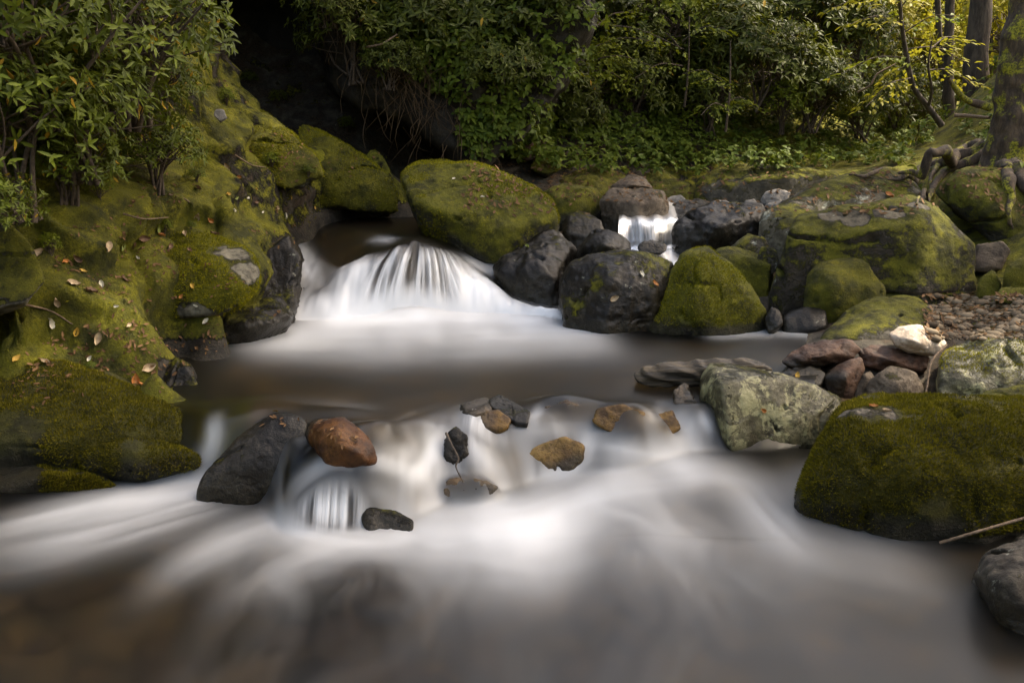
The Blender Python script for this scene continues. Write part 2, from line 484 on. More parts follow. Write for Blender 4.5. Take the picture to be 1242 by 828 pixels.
cp += [np.array(v, float) for v in [
    (-4.2, 4, 1.9), (-4.2, 2, 1.5), (-3.1, 2.5, .6), (-2.4, 2.9, -.1), (-3.0, 1.2, .2), (-6, 5, 3.2), (-6, 8, 4.2), (-4.8, 7, 3.2),
    (-1.6, 10.3, 1.25), (-2.4, 10.5, 1.5), (-3.2, 10.6, 2.0), (-1.8, 12.6, 4.2), (-3.2, 12.6, 4.8), (-.4, 12.3, 3.4), (-2, 15, 7), (-6, 13, 7.5),
    (0.5, 15, 5.6), (3, 18, 5.8), (5, 22, 6), (9, 27, 5), (11, 22, 2.6), (8.5, 20, 1.7),
    (-1.5, 2.2, -.32), (0, 2.0, -.32), (1, 2.2, -.3), (0, 3.3, -.3), (1, 3.3, -.28), (-1, 3.3, -.3), (1.9, 2.4, -.2), (1.6, 3.2, -.2), (-1.6, 3.6, -.2), (0, 1, -.3), (2, 1, -.2), (-2, 1, -.2),
     
    (0, 5, 0), (-.8, 5.3, .05), (1, 5.3, .05), (.5, 6, .1), (-.5, 6.2, .1), (1.3, 5.9, .12), (0, 6.6, .1), (-1.0, 6.5, .15),
    (-.7, 7.2, .4), (0, 7.3, .4), (-1, 8.2, .5), (-.6, 9, .55), (-1.4, 8.8, .55), (.5, 7.2, .4),
    (1.2, 7.1, .42), (1.5, 8, .5), (2.2, 9, .72), (2.3, 7, .42), (2.9, 10, .8), (3.3, 8.3, .8), (1.0, 8.6, .66), (.6, 9.4, .8), (2.1, 6.3, .34),
    (1.6, 4.7, .1), (2.2, 4.9, .12), (2.7, 4.75, .18), (1.95, 4.95, .12), (2.1, 4.55, .05), (2.9, 5.2, .35), (1.35, 5.15, .24), (2, 5.5, .38), (1.75, 4.1, -.02), (2.5, 4.3, .1), (2.5, 3.5, .0), (3.4, 5, .9), (5, 8, 1.75), (6.5, 12, 3.0), (3.2, 3, .2), (3.8, 2, .35), (5, 4, .95), (5, 2, .7), (6, 6, 1.5), (7, 9, 2.3), (7, 3, 1.3), (4.2, 6.5, 1.15), (8, 6, 2.0), (8, 1, 1.4), (3, 1, .1)]]
for px, py, dz in [(60, 640, .2), (180, 615, .2), (255, 605, .16), (300, 560, .12), (275, 540, .12), (290, 470, .2), (250, 455, .15), (290, 425, .18), (350, 405, .2), (400, 392, .2),
                   (420, 350, .2), (366, 386, .2), (338, 402, .2), (385, 375, .2), (340, 520, .15), (-60, 645, .2), (700, 560, .14), (800, 550, .14), (870, 545, .14), (940, 570, .16), (760, 500, .14), (840, 500, .14), (620, 550, .14), (480, 560, .14),
                   (600, 470, .25), (450, 470, .25), (750, 440, .25), (500, 420, .25), (880, 420, .22), (560, 340, .2), (480, 330, .2), (440, 275, .16), (400, 275, .14), (640, 600, .15), (400, 600, .15),
                   (700, 650, .22), (900, 640, .22), (500, 680, .25), (1060, 700, .22), (1000, 560, .16)]:
    yy = wdepth(px, py)
    v = pt(px, py, y=yy)
    cp.append(v - np.array([0, 0, dz]))
cp = np.array(cp)


def U(r2):
    return 0.5 * r2 * np.log(r2 + 1e-12)


n_ = len(cp)
d2 = ((cp[:, None, :2] - cp[None, :, :2]) ** 2).sum(-1)
A = np.zeros((n_ + 3, n_ + 3))
A[:n_, :n_] = U(d2) + np.eye(n_) * 0.0015
A[:n_, n_:] = np.c_[np.ones(n_), cp[:, :2]]
A[n_:, :n_] = A[:n_, n_:].T
W = np.linalg.solve(A, np.r_[cp[:, 2], 0, 0, 0])


def hills(x, y):
    """wooded slopes beyond the surveyed part"""
    s = (x - (1.2 + 0.5 * (y - 8))) / 1.12
    z = 1.0 + np.where(s < 0, np.maximum(-s - 1.0, 0) * 0.75, np.maximum(s - 1.8, 0) * 0.33)
    z = np.minimum(z, 14 + 0.02 * np.hypot(x, y)) + np.maximum(y - 16, 0) * 0.12
    return z


def ground(x, y, det=True):
    x = np.atleast_1d(np.asarray(x, float))
    y = np.atleast_1d(np.asarray(y, float))
    z = np.empty_like(x)
    for i in range(0, len(x), 20000):
        a, b = x[i:i + 20000], y[i:i + 20000]
        r2 = (a[:, None] - cp[None, :, 0]) ** 2 + (b[:, None] - cp[None, :, 1]) ** 2
        z[i:i + 20000] = U(r2) @ W[:n_] + W[n_] + W[n_ + 1] * a + W[n_ + 2] * b
    r = np.maximum(np.maximum((np.abs(x - 0.8) - 5.5) / 4.0, (y - 17) / 6.0), (1.0 - y) / 3.0)
    w = smooth(r)
    z = z * (1 - w) + hills(x, y) * w
    if det:
        P = np.c_[x, y, z]
        left = smooth((-0.9 - x + (y - 4.5) * 0.12) / 0.5) * smooth((z - np.where(y < 4.4, 0.02, np.where(y < 6.9, 0.36, 0.75))) / 0.35)
        z = z + 0.025 * fbm(P * 5.0, 3) + (1 - left) * 0.05 * fbm(P * 1.7 + 3, 3)
    return z


def axis(lo, a, b, hi, step, grow=1.16):
    v = list(np.arange(a, b + 1e-6, step))
    s, x = step, a
    L = []
    while x > lo:
        s *= grow
        x -= s
        L.append(x)
    s, x = step, b
    Rr = []
    while x < hi:
        s *= grow
        x += s
        Rr.append(x)
    return np.array(L[::-1] + v + Rr)


gx = np.concatenate([axis(-200, -3.6, -0.6, -0.6, 0.016, 1.12)[:-1] if False else axis(-200, -3.6, -0.6, -0.6 + 1e-9, 0.017, 1.12),
                     axis(-0.55, -0.55, 3.2, 200, 0.035, 1.12)])
gx = np.unique(np.round(gx, 4))
gy = np.concatenate([axis(-200, 2.2, 3.7, 3.7, 0.05, 1.14), np.arange(3.75, 9.6, 0.020), axis(9.62, 9.65, 13, 300, 0.05, 1.12)])
gy = np.unique(np.round(gy, 4))
GX, GY = np.meshgrid(gx, gy)
GZ = ground(GX.ravel(), GY.ravel())
GV = np.c_[GX.ravel(), GY.ravel(), GZ]
_x, _y, _z = GV[:, 0], GV[:, 1], GV[:, 2]
left = smooth((-0.9 - _x + (_y - 4.5) * 0.12) / 0.5) * smooth((_z - np.where(_y < 4.4, 0.02, np.where(_y < 6.9, 0.36, 0.75))) / 0.35) * smooth((_y - 2.4) / .5) * smooth((10.2 - _y) / .5) * smooth((_x + 4.6) / .5)
Zg = _z.reshape(len(gy), len(gx))
zy, zx = np.gradient(Zg, gy, gx)
Ng = np.c_[-zx.ravel(), -zy.ravel(), np.ones(len(GV))]
Ng /= np.linalg.norm(Ng, axis=1)[:, None]
wrp = GV + .25 * np.c_[fbm(GV * 1.1 + 3, 3), fbm(GV * 1.1 + 13, 3), fbm(GV * 1.1 + 23, 3)]
dis = .16 * fbm(wrp * 1.3, 4) + .075 * (ridge(wrp * np.array([2.2, 1.6, 3.4]), 3) - .3)
# beds of rock dipping towards the stream, broken into ledges
q = (wrp @ np.array([.52, -.18, .83])) / .23
fl = np.floor(q)
dis += .085 * (smooth((q - fl) / .25) - (q - fl)) * smooth((fbm(GV * .8 + 31, 2) + .45) / .4) * 1.6
# joints
for nn, sh in (((.8, .55, -.2), .1), ((.35, -.9, .25), .4), ((.9, -.3, .3), .8)):
    dd = (wrp @ np.array(nn)) / .62 + sh
    dd = np.abs(dd - np.round(dd)) * .62
    dis -= .06 * np.exp(-(dd / .016) ** 2) * smooth((fbm(GV * 1.2 + np.array(nn) * 9, 2) + .1) / .3)
dis += .03 * fbm(GV * 5.5 + 7, 4)
GV = GV + Ng * (left * dis)[:, None]


def ground_mat():
    k = NT("ground")
    tc = k.n("ShaderNodeTexCoord").outputs["Object"]
    n1 = k.noise(tc, 1.6, 7, 0.6)
    n2 = k.noise(tc, 9.0, 8, 0.65)
    n3 = k.noise(tc, 55.0, 6, 0.7)
    n4 = k.noise(tc, 190.0, 4, 0.7)
    n5 = k.noise(tc, 4.0, 6, 0.6, 0.5)
    at = k.n("ShaderNodeAttribute", attribute_name="moss").outputs["Fac"]
    bed = k.n("ShaderNodeAttribute", attribute_name="bed").outputs["Fac"]
    soil = k.mix(k.ramp(n3, 0.35, 0.65), (0.012, 0.009, 0.005, 1), (0.055, 0.036, 0.019, 1))
    rock = k.mix(k.ramp(n2, 0.35, 0.7), (0.022, 0.018, 0.012, 1), (0.085, 0.072, 0.05, 1))
    lm = k.math("MULTIPLY", k.ramp(k.noise(tc, 7.0, 9, 0.75), 0.63, 0.67), k.ramp(n3, 0.3, 0.6))
    rock = k.mix(lm, rock, (0.24, 0.23, 0.17, 1))
    base = k.mix(k.ramp(n5, 0.44, 0.56), soil, rock)
    wt = k.n("ShaderNodeAttribute", attribute_name="wet").outputs["Fac"]
    base = k.mix(wt, base, k.mix(k.ramp(k.math("ADD", k.math("MULTIPLY", n2, .5), k.math("MULTIPLY", n3, .5)), .42, .6), (0.006, 0.005, 0.003, 1), (0.034, 0.027, 0.016, 1)))
    geo = k.n("ShaderNodeNewGeometry")
    nz = k.n("ShaderNodeSeparateXYZ", {0: geo.outputs["Normal"]}).outputs[2]
    s = k.math("ADD", k.math("MULTIPLY", k.math("SUBTRACT", n1, 0.5), 2.2), k.math("MULTIPLY", k.math("SUBTRACT", n2, 0.5), 1.6))
    s = k.math("ADD", s, k.math("MULTIPLY", k.math("SUBTRACT", n3, 0.5), 0.8))
    s = k.math("ADD", s, k.math("ADD", k.math("MULTIPLY", nz, 0.35), k.math("SUBTRACT", k.math("MULTIPLY", at, 1.75), 0.98)))
    mm = k.ramp(s, 0.0, 0.22)
    mc = k.mix(k.ramp(n5, 0.35, 0.62), c4((0.045, 0.046, 0.004)), c4((0.175, 0.168, 0.007)))
    mc = k.mix(k.math("MULTIPLY", k.ramp(n2, 0.45, 0.68), k.ramp(n3, 0.3, 0.65)), mc, c4((0.34, 0.31, 0.014)))
    mc = k.mix(k.math("MULTIPLY", k.ramp(n4, 0.5, 0.62), 0.5), mc, (0.010, 0.012, 0.002, 1))
    col = k.mix(mm, base, mc)
    peb = k.n("ShaderNodeTexVoronoi", {"Vector": tc, "Scale": 7.0})
    bc = k.mix(k.ramp(n5, 0.4, 0.6), (0.04, 0.029, 0.014, 1), (0.19, 0.115, 0.04, 1))
    bc = k.mix(k.math("MULTIPLY", k.ramp(peb.outputs["Distance"], 0.1, 0.5), 0.6), bc, (0.03, 0.022, 0.012, 1))
    col = k.mix(bed, col, bc)
    h = k.math("ADD", k.math("MULTIPLY", n2, 0.7), k.math("MULTIPLY", n3, 0.3))
    b1 = k.n("ShaderNodeBump", {"Height": h, "Strength": 0.6, "Distance": 0.06})
    mh = k.math("MULTIPLY", k.math("ADD", n3, k.math("MULTIPLY", n4, 0.6)), mm)
    b2 = k.n("ShaderNodeBump", {"Height": mh, "Strength": 0.9, "Distance": 0.025, "Normal": b1.outputs[0]})
    p = k.n("ShaderNodeBsdfPrincipled", {"Base Color": col, "Roughness": k.math("SUBTRACT", .92, k.math("MULTIPLY", wt, .25)), "Normal": b2.outputs[0]})
    p.inputs["Specular IOR Level"].default_value = 0.3
    k.t.links.new(p.outputs[0], k.out.inputs[0])
    return k.m


me = mesh_np("ground", GV, [grid_faces(len(gy), len(gx))], ground_mat())
lvl = wlevel(GV[:, 0], GV[:, 1])
near_left = smooth((-0.55 - GV[:, 0] + np.maximum(GV[:, 1] - 8.0, 0) * 0.5) / 0.3)
mossw = near_left * smooth((GV[:, 2] - lvl + 0.02) / 0.22) * smooth((9.6 - GV[:, 1]) / 0.6)
mossw = mossw * (0.62 + 0.38 * smooth((7.6 - GV[:, 1] + 0.0) / 2.0))
mossw = np.maximum(mossw, 0.22 * (GV[:, 1] > 9.6) + 0.25 * (GV[:, 0] > 1.5) + .40 * (GV[:, 0] > 2.8))
fattr(me, "moss", mossw)
chan = smooth((GV[:, 0] + 1.9 + np.where(GV[:, 1] > 4.2, -0.2, 0)) / 0.2) * smooth((3.0 - GV[:, 0]) / .3) * (GV[:, 1] < 9.6)
fattr(me, "bed", chan * smooth((lvl - GV[:, 2] - .03) / 0.06))
fattr(me, "wet", smooth((lvl + .16 - GV[:, 2]) / .12) * (GV[:, 0] > -3) * (GV[:, 0] < 1.55) * (GV[:, 1] < 9.6))
gobj = kind(link("ground", me), "structure")

# ------------------------------------------------------------------ rocks
_ico = {}


def ico(n):
    if n not in _ico:
        bm = bmesh.new()
        bmesh.ops.create_icosphere(bm, subdivisions=n, radius=1)
        bm.verts.ensure_lookup_table()
        V = np.array([v.co[:] for v in bm.verts])
        T = np.array([[v.index for v in f.verts] for f in bm.faces])
        bm.free()
        _ico[n] = (V / np.linalg.norm(V, axis=1)[:, None], T)
    return _ico[n]


COLLIDE = []
BARE = {}


def hull_rock(P, mat, n=6, p=14, amp=0.05, crack=0.02, strata=0.0, seed=0, fine=0.0):
    """rounded, weathered boulder round the corner points P -> V (world), T"""
    P = np.asarray(P, float)
    lo, hi = P.min(0), P.max(0)
    c = (lo + hi) / 2
    e = np.maximum((hi - lo) / 2, 1e-3)
    Q = (P - c) / e
    bm = bmesh.new()
    for q in Q:
        bm.verts.new(q)
    bmesh.ops.convex_hull(bm, input=bm.verts)
    bm.normal_update()
    pl = []
    for f in bm.faces:
        if f.calc_area() < 1e-5:
            continue
        nn = np.array(f.normal[:])
        o = float(np.dot(nn, np.array(f.verts[0].co[:])))
        if o < 0:
            nn, o = -nn, -o
        o = max(o, 0.08)
        if all(np.dot(nn, a) < 0.985 or abs(o - b) > 0.1 for a, b in pl):
            pl.append((nn, o))
    bm.free()
    N = np.array([a for a, b in pl])
    O = np.array([b for a, b in pl])
    rg = np.random.default_rng(int(seed) * 7 + 1)
    if p > 30:  # chipped corners and edges
        for _ in range(26 if p < 40 else 8):
            nn = rg.normal(size=3)
            nn /= np.linalg.norm(nn)
            N = np.vstack([N, nn])
            O = np.append(O, (Q @ nn).max() * (rg.uniform(.80, .97) if p < 40 else rg.uniform(.90, .985)))
    D, T = ico(n)
    k = np.maximum(D @ N.T / O, 0)
    r = 1.0 / (k ** p).sum(1) ** (1.0 / p)
    V = c + D * r[:, None] * e
    size = float(np.cbrt(e.prod()))
    # weathering
    Nn = D / e
    Nn /= np.linalg.norm(Nn, axis=1)[:, None]
    s = size
    w = V + seed * 13.7
    d = amp * s * fbm(w / (s * 0.9), 5, gain=0.55) * 1.5
    d -= crack * s * smooth((ridge(w / (s * 0.8) * np.array([1, 1.2, 1.5]) + 4.2, 2) - 0.80) / 0.2) * 2
    d += 0.35 * amp * s * ridge(w / (s * 0.35), 4)
    if crack:  # a few clean joints running through the stone
        for _ in range(4):
            nn = rg.normal(size=3)
            nn /= np.linalg.norm(nn)
            dd = (w - c) @ nn / s + .10 * fbm(w / (s * .5) + 3, 3) - rg.uniform(-.6, .6)
            d -= s * .055 * np.exp(-(dd / .028) ** 2) * smooth((fbm(w / (s * .7) + nn * 5, 2) + .35) / .4)
            d += s * .03 * (dd > 0) * smooth(1 - dd / .25) * (dd < .25) * .6
    if strata:
        q = (w[:, 2] * 0.9 + 0.35 * w[:, 0] + 0.2 * s * fbm(w / s, 3)) / (s * 0.33)
        d += strata * s * (np.abs((q % 1) - 0.5) * 2 - 0.5)
    if fine:
        d += fine * fbm(w / 0.035, 3)
    return V + Nn * d[:, None], T


NROCK = 0


def rock(name, label, out, y0, lean=0.25, thick=0.8, inner=(), mat="mossy", cat="rock", group=None, n=6, p=20, amp=0.07, crack=0.03,
         strata=0.0, drop=0.0, shrink=0.25, seed=None, fine=0.0, world=None, bare=()):
    """out: corners of its visible outline; the base stands at depth y0, the top leans back by lean"""
    global NROCK
    NROCK += 1
    pts = []
    if out:
        if isinstance(y0, str):  # stands out of the running water by -y0
            cx_ = sum(v[0] for v in out) / len(out)
            ya, yb = wdepth(cx_, max(v[1] for v in out)), wdepth(cx_, min(v[1] for v in out))
            y0, lean = ya + float(y0), .6 * (yb - ya)
        ys = [v[1] for v in out]
        ylo, yhi = min(ys), max(ys)
        for v in out:
            t = (yhi - v[1]) / max(yhi - ylo, 1)
            d = y0 + lean * t + (v[2] if len(v) > 2 else 0.0)
            pts.append(pt(v[0], v[1], y=d))
        for v in inner:
            pts.append(pt(v[0], v[1], y=y0 + v[2]))
        P = np.array(pts)
        cx_ = sum(v[0] for v in out) / len(out)
        B = np.array([pt(cx_ + (v[0] - cx_) * (1 - shrink), v[1] + (v[1] < ylo + .5 * (yhi - ylo)) * 2, y=q_[1] + thick) for v, q_ in zip(out, P)])
        P = np.concatenate([P, B])
        if drop:
            low = P[P[:, 2] < P[:, 2].min() + 0.45 * (P[:, 2].max() - P[:, 2].min())]
            P = np.concatenate([P, low - np.array([0, 0, drop])])
    if world is not None:
        P = np.array(world, float) if not out else np.concatenate([P, world])
    V, T = hull_rock(P, mat, n, p * 1.9, amp * 1.35, crack * 1.2, strata, seed if seed is not None else NROCK, fine)
    base = np.array([V[:, 0].mean(), V[:, 1].mean(), V[:, 2].min()])
    me = mesh_np(name, V - base, [T], M[mat])
    inw = (V[:, 0] < np.where(V[:, 1] < 4.3, 3.0, 1.75)) & (V[:, 1] < 9.6)
    ws = wlevel(V[:, 0], V[:, 1] - .12)
    br = np.zeros(len(V))
    rel = V - np.array([0, 0, H])
    dp = rel[:, 1] * CP - rel[:, 2] * SP
    vx, vy = 621 + F * rel[:, 0] / dp, 414 - F * (rel[:, 1] * SP + rel[:, 2] * CP) / dp
    for bx, by, rr in bare:  # places where the moss is worn off
        j = np.argmin(np.hypot(vx - bx, vy - by) + 40 * (dp - dp.min()))
        br = np.maximum(br, smooth(1.6 - np.linalg.norm((V - V[j]) * np.array([1, 1, 1.6]), axis=1) / rr * (1 + .5 * fbm(V * 14, 3))))
    fattr(me, "bare", br)
    fattr(me, "wet", inw * smooth((ws + .10 + .05 * fbm(V * 6, 2) + .07 * (V[:, 0] < -1.15) - V[:, 2]) / .07))
    o = link(name, me, loc=base)
    tag(o, label, cat, group)
    COLLIDE.append((V, T, o))
    BARE[o.name] = br
    return o


# --- upstream and midstream boulders
rock("mossy_boulder", "large wedge-shaped boulder with yellow-green moss just right of the white waterfall", [
    (482, 208), (498, 190), (522, 187), (562, 200), (604, 202), (642, 224), (684, 255), (682, 280), (655, 300), (606, 311), (548, 294), (497, 256)],
    7.35, .55, 0.9, [(500, 240, .05), (560, 270, -.12), (640, 290, -.02), (575, 228, .2)], "mossy", n=7, p=20, amp=.05, crack=.03, drop=.3, fine=.006)
rock("mossy_boulder", "rounded mossy boulder behind the large wedge-shaped boulder, left of the square brown block", [
    (655, 236), (690, 222), (728, 224), (738, 250), (715, 264), (668, 256)], 8.7, .3, .6, [(695, 245, -.1)], "bright", drop=.3)
rock("mossy_boulder", "low boulder with bright yellow moss at the foot of the wooded slope", [
    (668, 222), (690, 208), (722, 203), (760, 213), (775, 232), (700, 238)], 9.6, .5, .7, [(715, 222, 0)], "bright", drop=.3)
rock("rock", "square brown-green block with a cleft below the pinkish brown stone", [
    (727, 244), (742, 230), (776, 228), (806, 233), (812, 250), (800, 268), (762, 273), (734, 262)], 8.4, .2, .6, [(775, 245, -.12), (770, 264, -.1)], "brown", p=22, drop=.3)
rock("rock", "pinkish brown bare stone lying on the square block", [
    (738, 226), (762, 211), (784, 216), (794, 230), (770, 234), (742, 233)], 8.75, .2, .4, [(766, 224, -.1)], "brown", n=5)
rock("mossy_boulder", "mossy sloping rock at the foot of the ferns right of the pinkish stone", [
    (776, 212), (800, 205), (836, 222), (838, 240), (800, 238)], 9.7, .5, .8, [], "mossy", drop=.3)
rock("rock", "orange-brown stone among the undergrowth on the far bank", [
    (622, 190), (640, 170), (662, 172), (672, 190), (640, 198)], 10.1, .2, .4, [], "red", n=5)
rock("mossy_boulder", "mossy rock under the orange-brown stone on the far bank", [
    (640, 205), (652, 186), (680, 182), (682, 205), (660, 214)], 9.8, .2, .5, [], "bright", n=5)
rock("rock", "low wet stone in the gap right of the large wedge-shaped boulder", [
    (680, 266), (704, 256), (730, 266), (736, 280), (700, 285), (684, 280)], 8.0, .2, .4, [], "wet", n=5, drop=.2)
rock("wet_slab", "dark wet slab sloping from the wedge-shaped boulder down to the pool foam", [
    (596, 320), (636, 298), (668, 277), (690, 280), (704, 300), (700, 330), (690, 352), (650, 350), (612, 335)], 6.75, .75, .5, [(650, 318, .1)], "wet", n=6, p=20, amp=.09, crack=.05, drop=.3)
rock("wet_rock", "dark wet rock with bluish sheen left of the small upper waterfall", [
    (696, 300), (716, 278), (742, 272), (764, 290), (772, 312), (720, 318)], 7.0, .3, .5, [(735, 296, -.1)], "wet", p=18, amp=.08, drop=.3)
rock("wet_rock", "wide dark wet block spotted with fallen leaves left of the pyramid-shaped boulder", [
    (678, 340), (694, 318), (740, 309), (800, 308), (822, 316), (815, 350), (800, 402), (725, 402), (688, 392)], 6.15, .3, .6,
    [(740, 340, -.05), (735, 385, -.12), (790, 350, 0)], "wetmoss", n=7, p=22, amp=.08, crack=.05, drop=.25)
rock("mossy_boulder", "pyramid-shaped mossy boulder at the back right of the pool", [
    (783, 404), (800, 358), (832, 304), (856, 299), (880, 316), (904, 344), (930, 380), (918, 392), (860, 404)], 6.1, .35, .6,
    [(852, 318, .05), (845, 380, -.2), (905, 385, -.05)], "mossy", n=7, p=22, amp=.05, crack=.03, drop=.25, fine=.005)
rock("mossy_boulder", "mossy rock wedged between the pyramid-shaped boulder and the large square boulder", [
    (862, 304), (886, 297), (922, 304), (938, 322), (938, 372), (912, 356)], 6.75, .2, .5, [], "mossy", drop=.3)
rock("stone", "small brown stone in the foot of the small upper waterfall", [
    (771, 300), (786, 290), (806, 293), (813, 303), (800, 309), (776, 308)], 7.5, .1, .25, [], "wet", n=5)
rock("wet_rock", "black wet rock right of the small upper waterfall", [
    (818, 276), (838, 254), (868, 244), (922, 248), (934, 276), (920, 300), (870, 300), (826, 304)], 7.75, .3, .6, [(870, 272, -.15)], "wet", p=22, amp=.1, crack=.05, drop=.2)
rock("stone", "lichen-streaked stone tipped against the black wet rock", [
    (884, 300), (906, 283), (926, 288), (934, 302), (905, 304)], 7.3, .1, .3, [], "half", n=5, drop=.2)
rock("wet_slab", "flat bluish wet slab in the upper stream above the black wet rock", [
    (790, 262), (806, 249), (846, 243), (880, 249), (850, 262), (806, 270)], 8.7, .5, .4, [], "wet", amp=.06, drop=.15)
rock("large_boulder", "largest square boulder with pale lichen on top on the right bank", [
    (934, 332), (944, 284), (958, 262), (1010, 256), (1060, 247), (1112, 240), (1136, 246), (1180, 292), (1184, 356), (1130, 366), (1060, 384), (975, 380), (938, 366)],
    6.45, .35, 1.0, [(1112, 262, .02), (1118, 355, -.08), (952, 296, .1), (1040, 274, .12), (980, 370, .0)], "block", n=7, p=26, amp=.045, crack=.035, drop=.25, fine=.006, bare=[(1010, 262, .07), (1040, 266, .08), (1080, 256, .07), (1115, 248, .06)])
rock("mossy_boulder", "green mossy lump leaning on the front of the largest square boulder", [
    (972, 372), (978, 330), (1000, 316), (1050, 313), (1076, 350), (1058, 386), (1010, 390)], 6.22, .15, .5, [(1010, 345, -.08)], "bright", n=6, p=14, drop=.2)
rock("stone", "dark stone in the shadow at the foot of the largest square boulder", [
    (945, 388), (962, 372), (1000, 374), (1005, 396), (960, 398)], 6.05, .1, .4, [], "wet", n=5, drop=.2)
rock("pale_slab", "broad pale lichen slab behind the largest square boulder", [
    (912, 282), (926, 252), (984, 226), (1050, 214), (1096, 204), (1128, 214), (1120, 250), (960, 290)], 7.3, .9, .8, [(1000, 245, .35)], "slab", n=7, p=16, amp=.05, crack=.03, drop=.3)
rock("long_boulder", "long low mossy boulder across the upper stream below the dark thicket", [
    (838, 238), (846, 214), (880, 201), (940, 199), (1000, 204), (1024, 210), (1010, 222), (960, 236), (900, 246), (852, 246)], 9.75, .35, .9,
    [(900, 218, -.05), (960, 214, .0)], "half", n=7, p=14, amp=.05, crack=.03, drop=.3)
rock("large_boulder", "big shadowed mossy boulder under the tree roots at the right edge", [
    (1122, 224), (1140, 207), (1200, 203), (1262, 208), (1290, 260), (1262, 305), (1222, 292), (1168, 262)], 7.15, .35, .9, [(1190, 235, -.05)], "mossy", n=7, p=16, drop=.1)
rock("rounded_boulder", "smooth olive boulder lying behind the white stone", [
    (985, 418), (1022, 380), (1056, 362), (1086, 356), (1124, 362), (1170, 402), (1160, 420), (1060, 428)], 5.6, .4, .6, [(1080, 385, .05), (1030, 408, -.1)], "half", n=7, p=9, amp=.05, drop=.25)
rock("white_stone", "sunlit white stone resting on the pile of brown stones", [
    (1075, 404), (1092, 394), (1114, 394), (1138, 404), (1148, 418), (1132, 431), (1102, 428), (1082, 418)], 5.2, .12, .18, [(1108, 412, -.08)], "white", n=6, p=9, amp=.06, crack=.02, shrink=.15)
rock("stone", "long purple-brown stone lying on the left of the stone pile", [
    (946, 438), (962, 424), (1000, 413), (1034, 410), (1046, 424), (1036, 436), (990, 446), (956, 448)], 5.15, .1, .16, [(1000, 430, -.07)], "red", n=6, p=10, amp=.05, strata=.05)
rock("stone", "long reddish stone wedged beneath the white stone", [
    (1038, 424), (1060, 417), (1100, 426), (1128, 434), (1124, 452), (1080, 450), (1048, 444)], 5.22, .1, .18, [(1085, 438, -.07)], "red", n=6, p=12, strata=.05)
rock("stone", "rusty egg-shaped stone under the long purple-brown stone", [
    (998, 456), (1014, 442), (1044, 434), (1050, 446), (1034, 472), (1010, 474)], 5.05, .06, .18, [(1025, 456, -.06)], "red", n=5, p=9, drop=.06)
rock("stone", "squat ochre-brown stone at the bottom right of the stone pile", [
    (1056, 486), (1062, 456), (1080, 446), (1112, 452), (1122, 472), (1118, 496), (1064, 497)], 4.95, .05, .25, [(1090, 468, -.06)], "brown", n=6, p=12, drop=.1)
rock("stone", "dark upright stone between the rusty stone and the ochre-brown stone", [
    (1034, 486), (1042, 456), (1056, 450), (1064, 464), (1060, 492)], 5.02, .05, .2, [], "brown", n=5, drop=.1)
rock("wet_stone", "black wet stone with blue sheen at the left foot of the stone pile", [
    (936, 462), (956, 446), (986, 444), (1004, 452), (994, 466), (950, 470)], 5.0, .1, .2, [], "wet", n=5, amp=.1, drop=.06)
rock("lichen_rock", "angular rock blotched with yellow lichen beside the lower cascade", [
    (846, 476), (852, 448), (866, 437), (886, 440), (924, 466), (978, 472), (1022, 482), (1016, 506), (962, 542), (892, 552), (866, 524)], 4.42, .4, .35,
    [(872, 462, .02), (885, 535, -.06), (950, 500, .05), (925, 470, .2)], "lich", n=7, p=24, amp=.045, crack=.03, drop=.15, fine=.004)
rock("foreground_boulder", "big dark mossy boulder standing in the water at lower right", [
    (956, 624), (966, 590), (984, 545), (1004, 506), (1026, 489), (1080, 490), (1140, 494), (1220, 489), (1310, 482), (1330, 560), (1320, 640), (1220, 652), (1136, 664), (1010, 646)],
    3.66, .42, .6, [(1012, 512, .26), (1100, 506, .24), (1200, 505, .2), (1090, 580, -.03), (1080, 650, -.05), (1140, 640, -.06), (985, 610, .03), (1070, 540, .08), (1200, 580, -.06)], "fore", n=7, p=9, amp=.06, crack=.03, drop=.2, fine=.006, shrink=.1, bare=[(1022, 497, .05), (1050, 500, .055), (1080, 502, .05), (1105, 505, .03)])
rock("flat_rock", "flat grey-green slab behind the top of the big dark mossy boulder", [
    (1110, 496), (1150, 484), (1200, 480), (1260, 470), (1300, 474), (1300, 505), (1180, 512)], 4.25, .35, .5, [], "half", n=6, p=18, drop=.2)
rock("bank_boulder", "yellow mossy boulder with pale ledges at the right edge below the gravel", [
    (1120, 484), (1136, 450), (1150, 424), (1178, 412), (1206, 402), (1250, 384), (1310, 384), (1320, 480), (1240, 486), (1170, 490)], 4.75, .5, .8,
    [(1180, 440, .1), (1200, 470, -.02), (1230, 410, .3)], "lich", n=7, p=18, amp=.07, crack=.04, strata=.05, drop=.2)
rock("grey_rock", "rough grey rock at the bottom right corner of the pool", [
    (1182, 694), (1200, 672), (1232, 656), (1300, 640), (1340, 720), (1300, 820), (1242, 806), (1216, 778), (1208, 724)], 2.95, .3, .5, [(1230, 700, .0)], "grey", n=7, p=14, amp=.09, crack=.05, drop=.15, fine=.005)
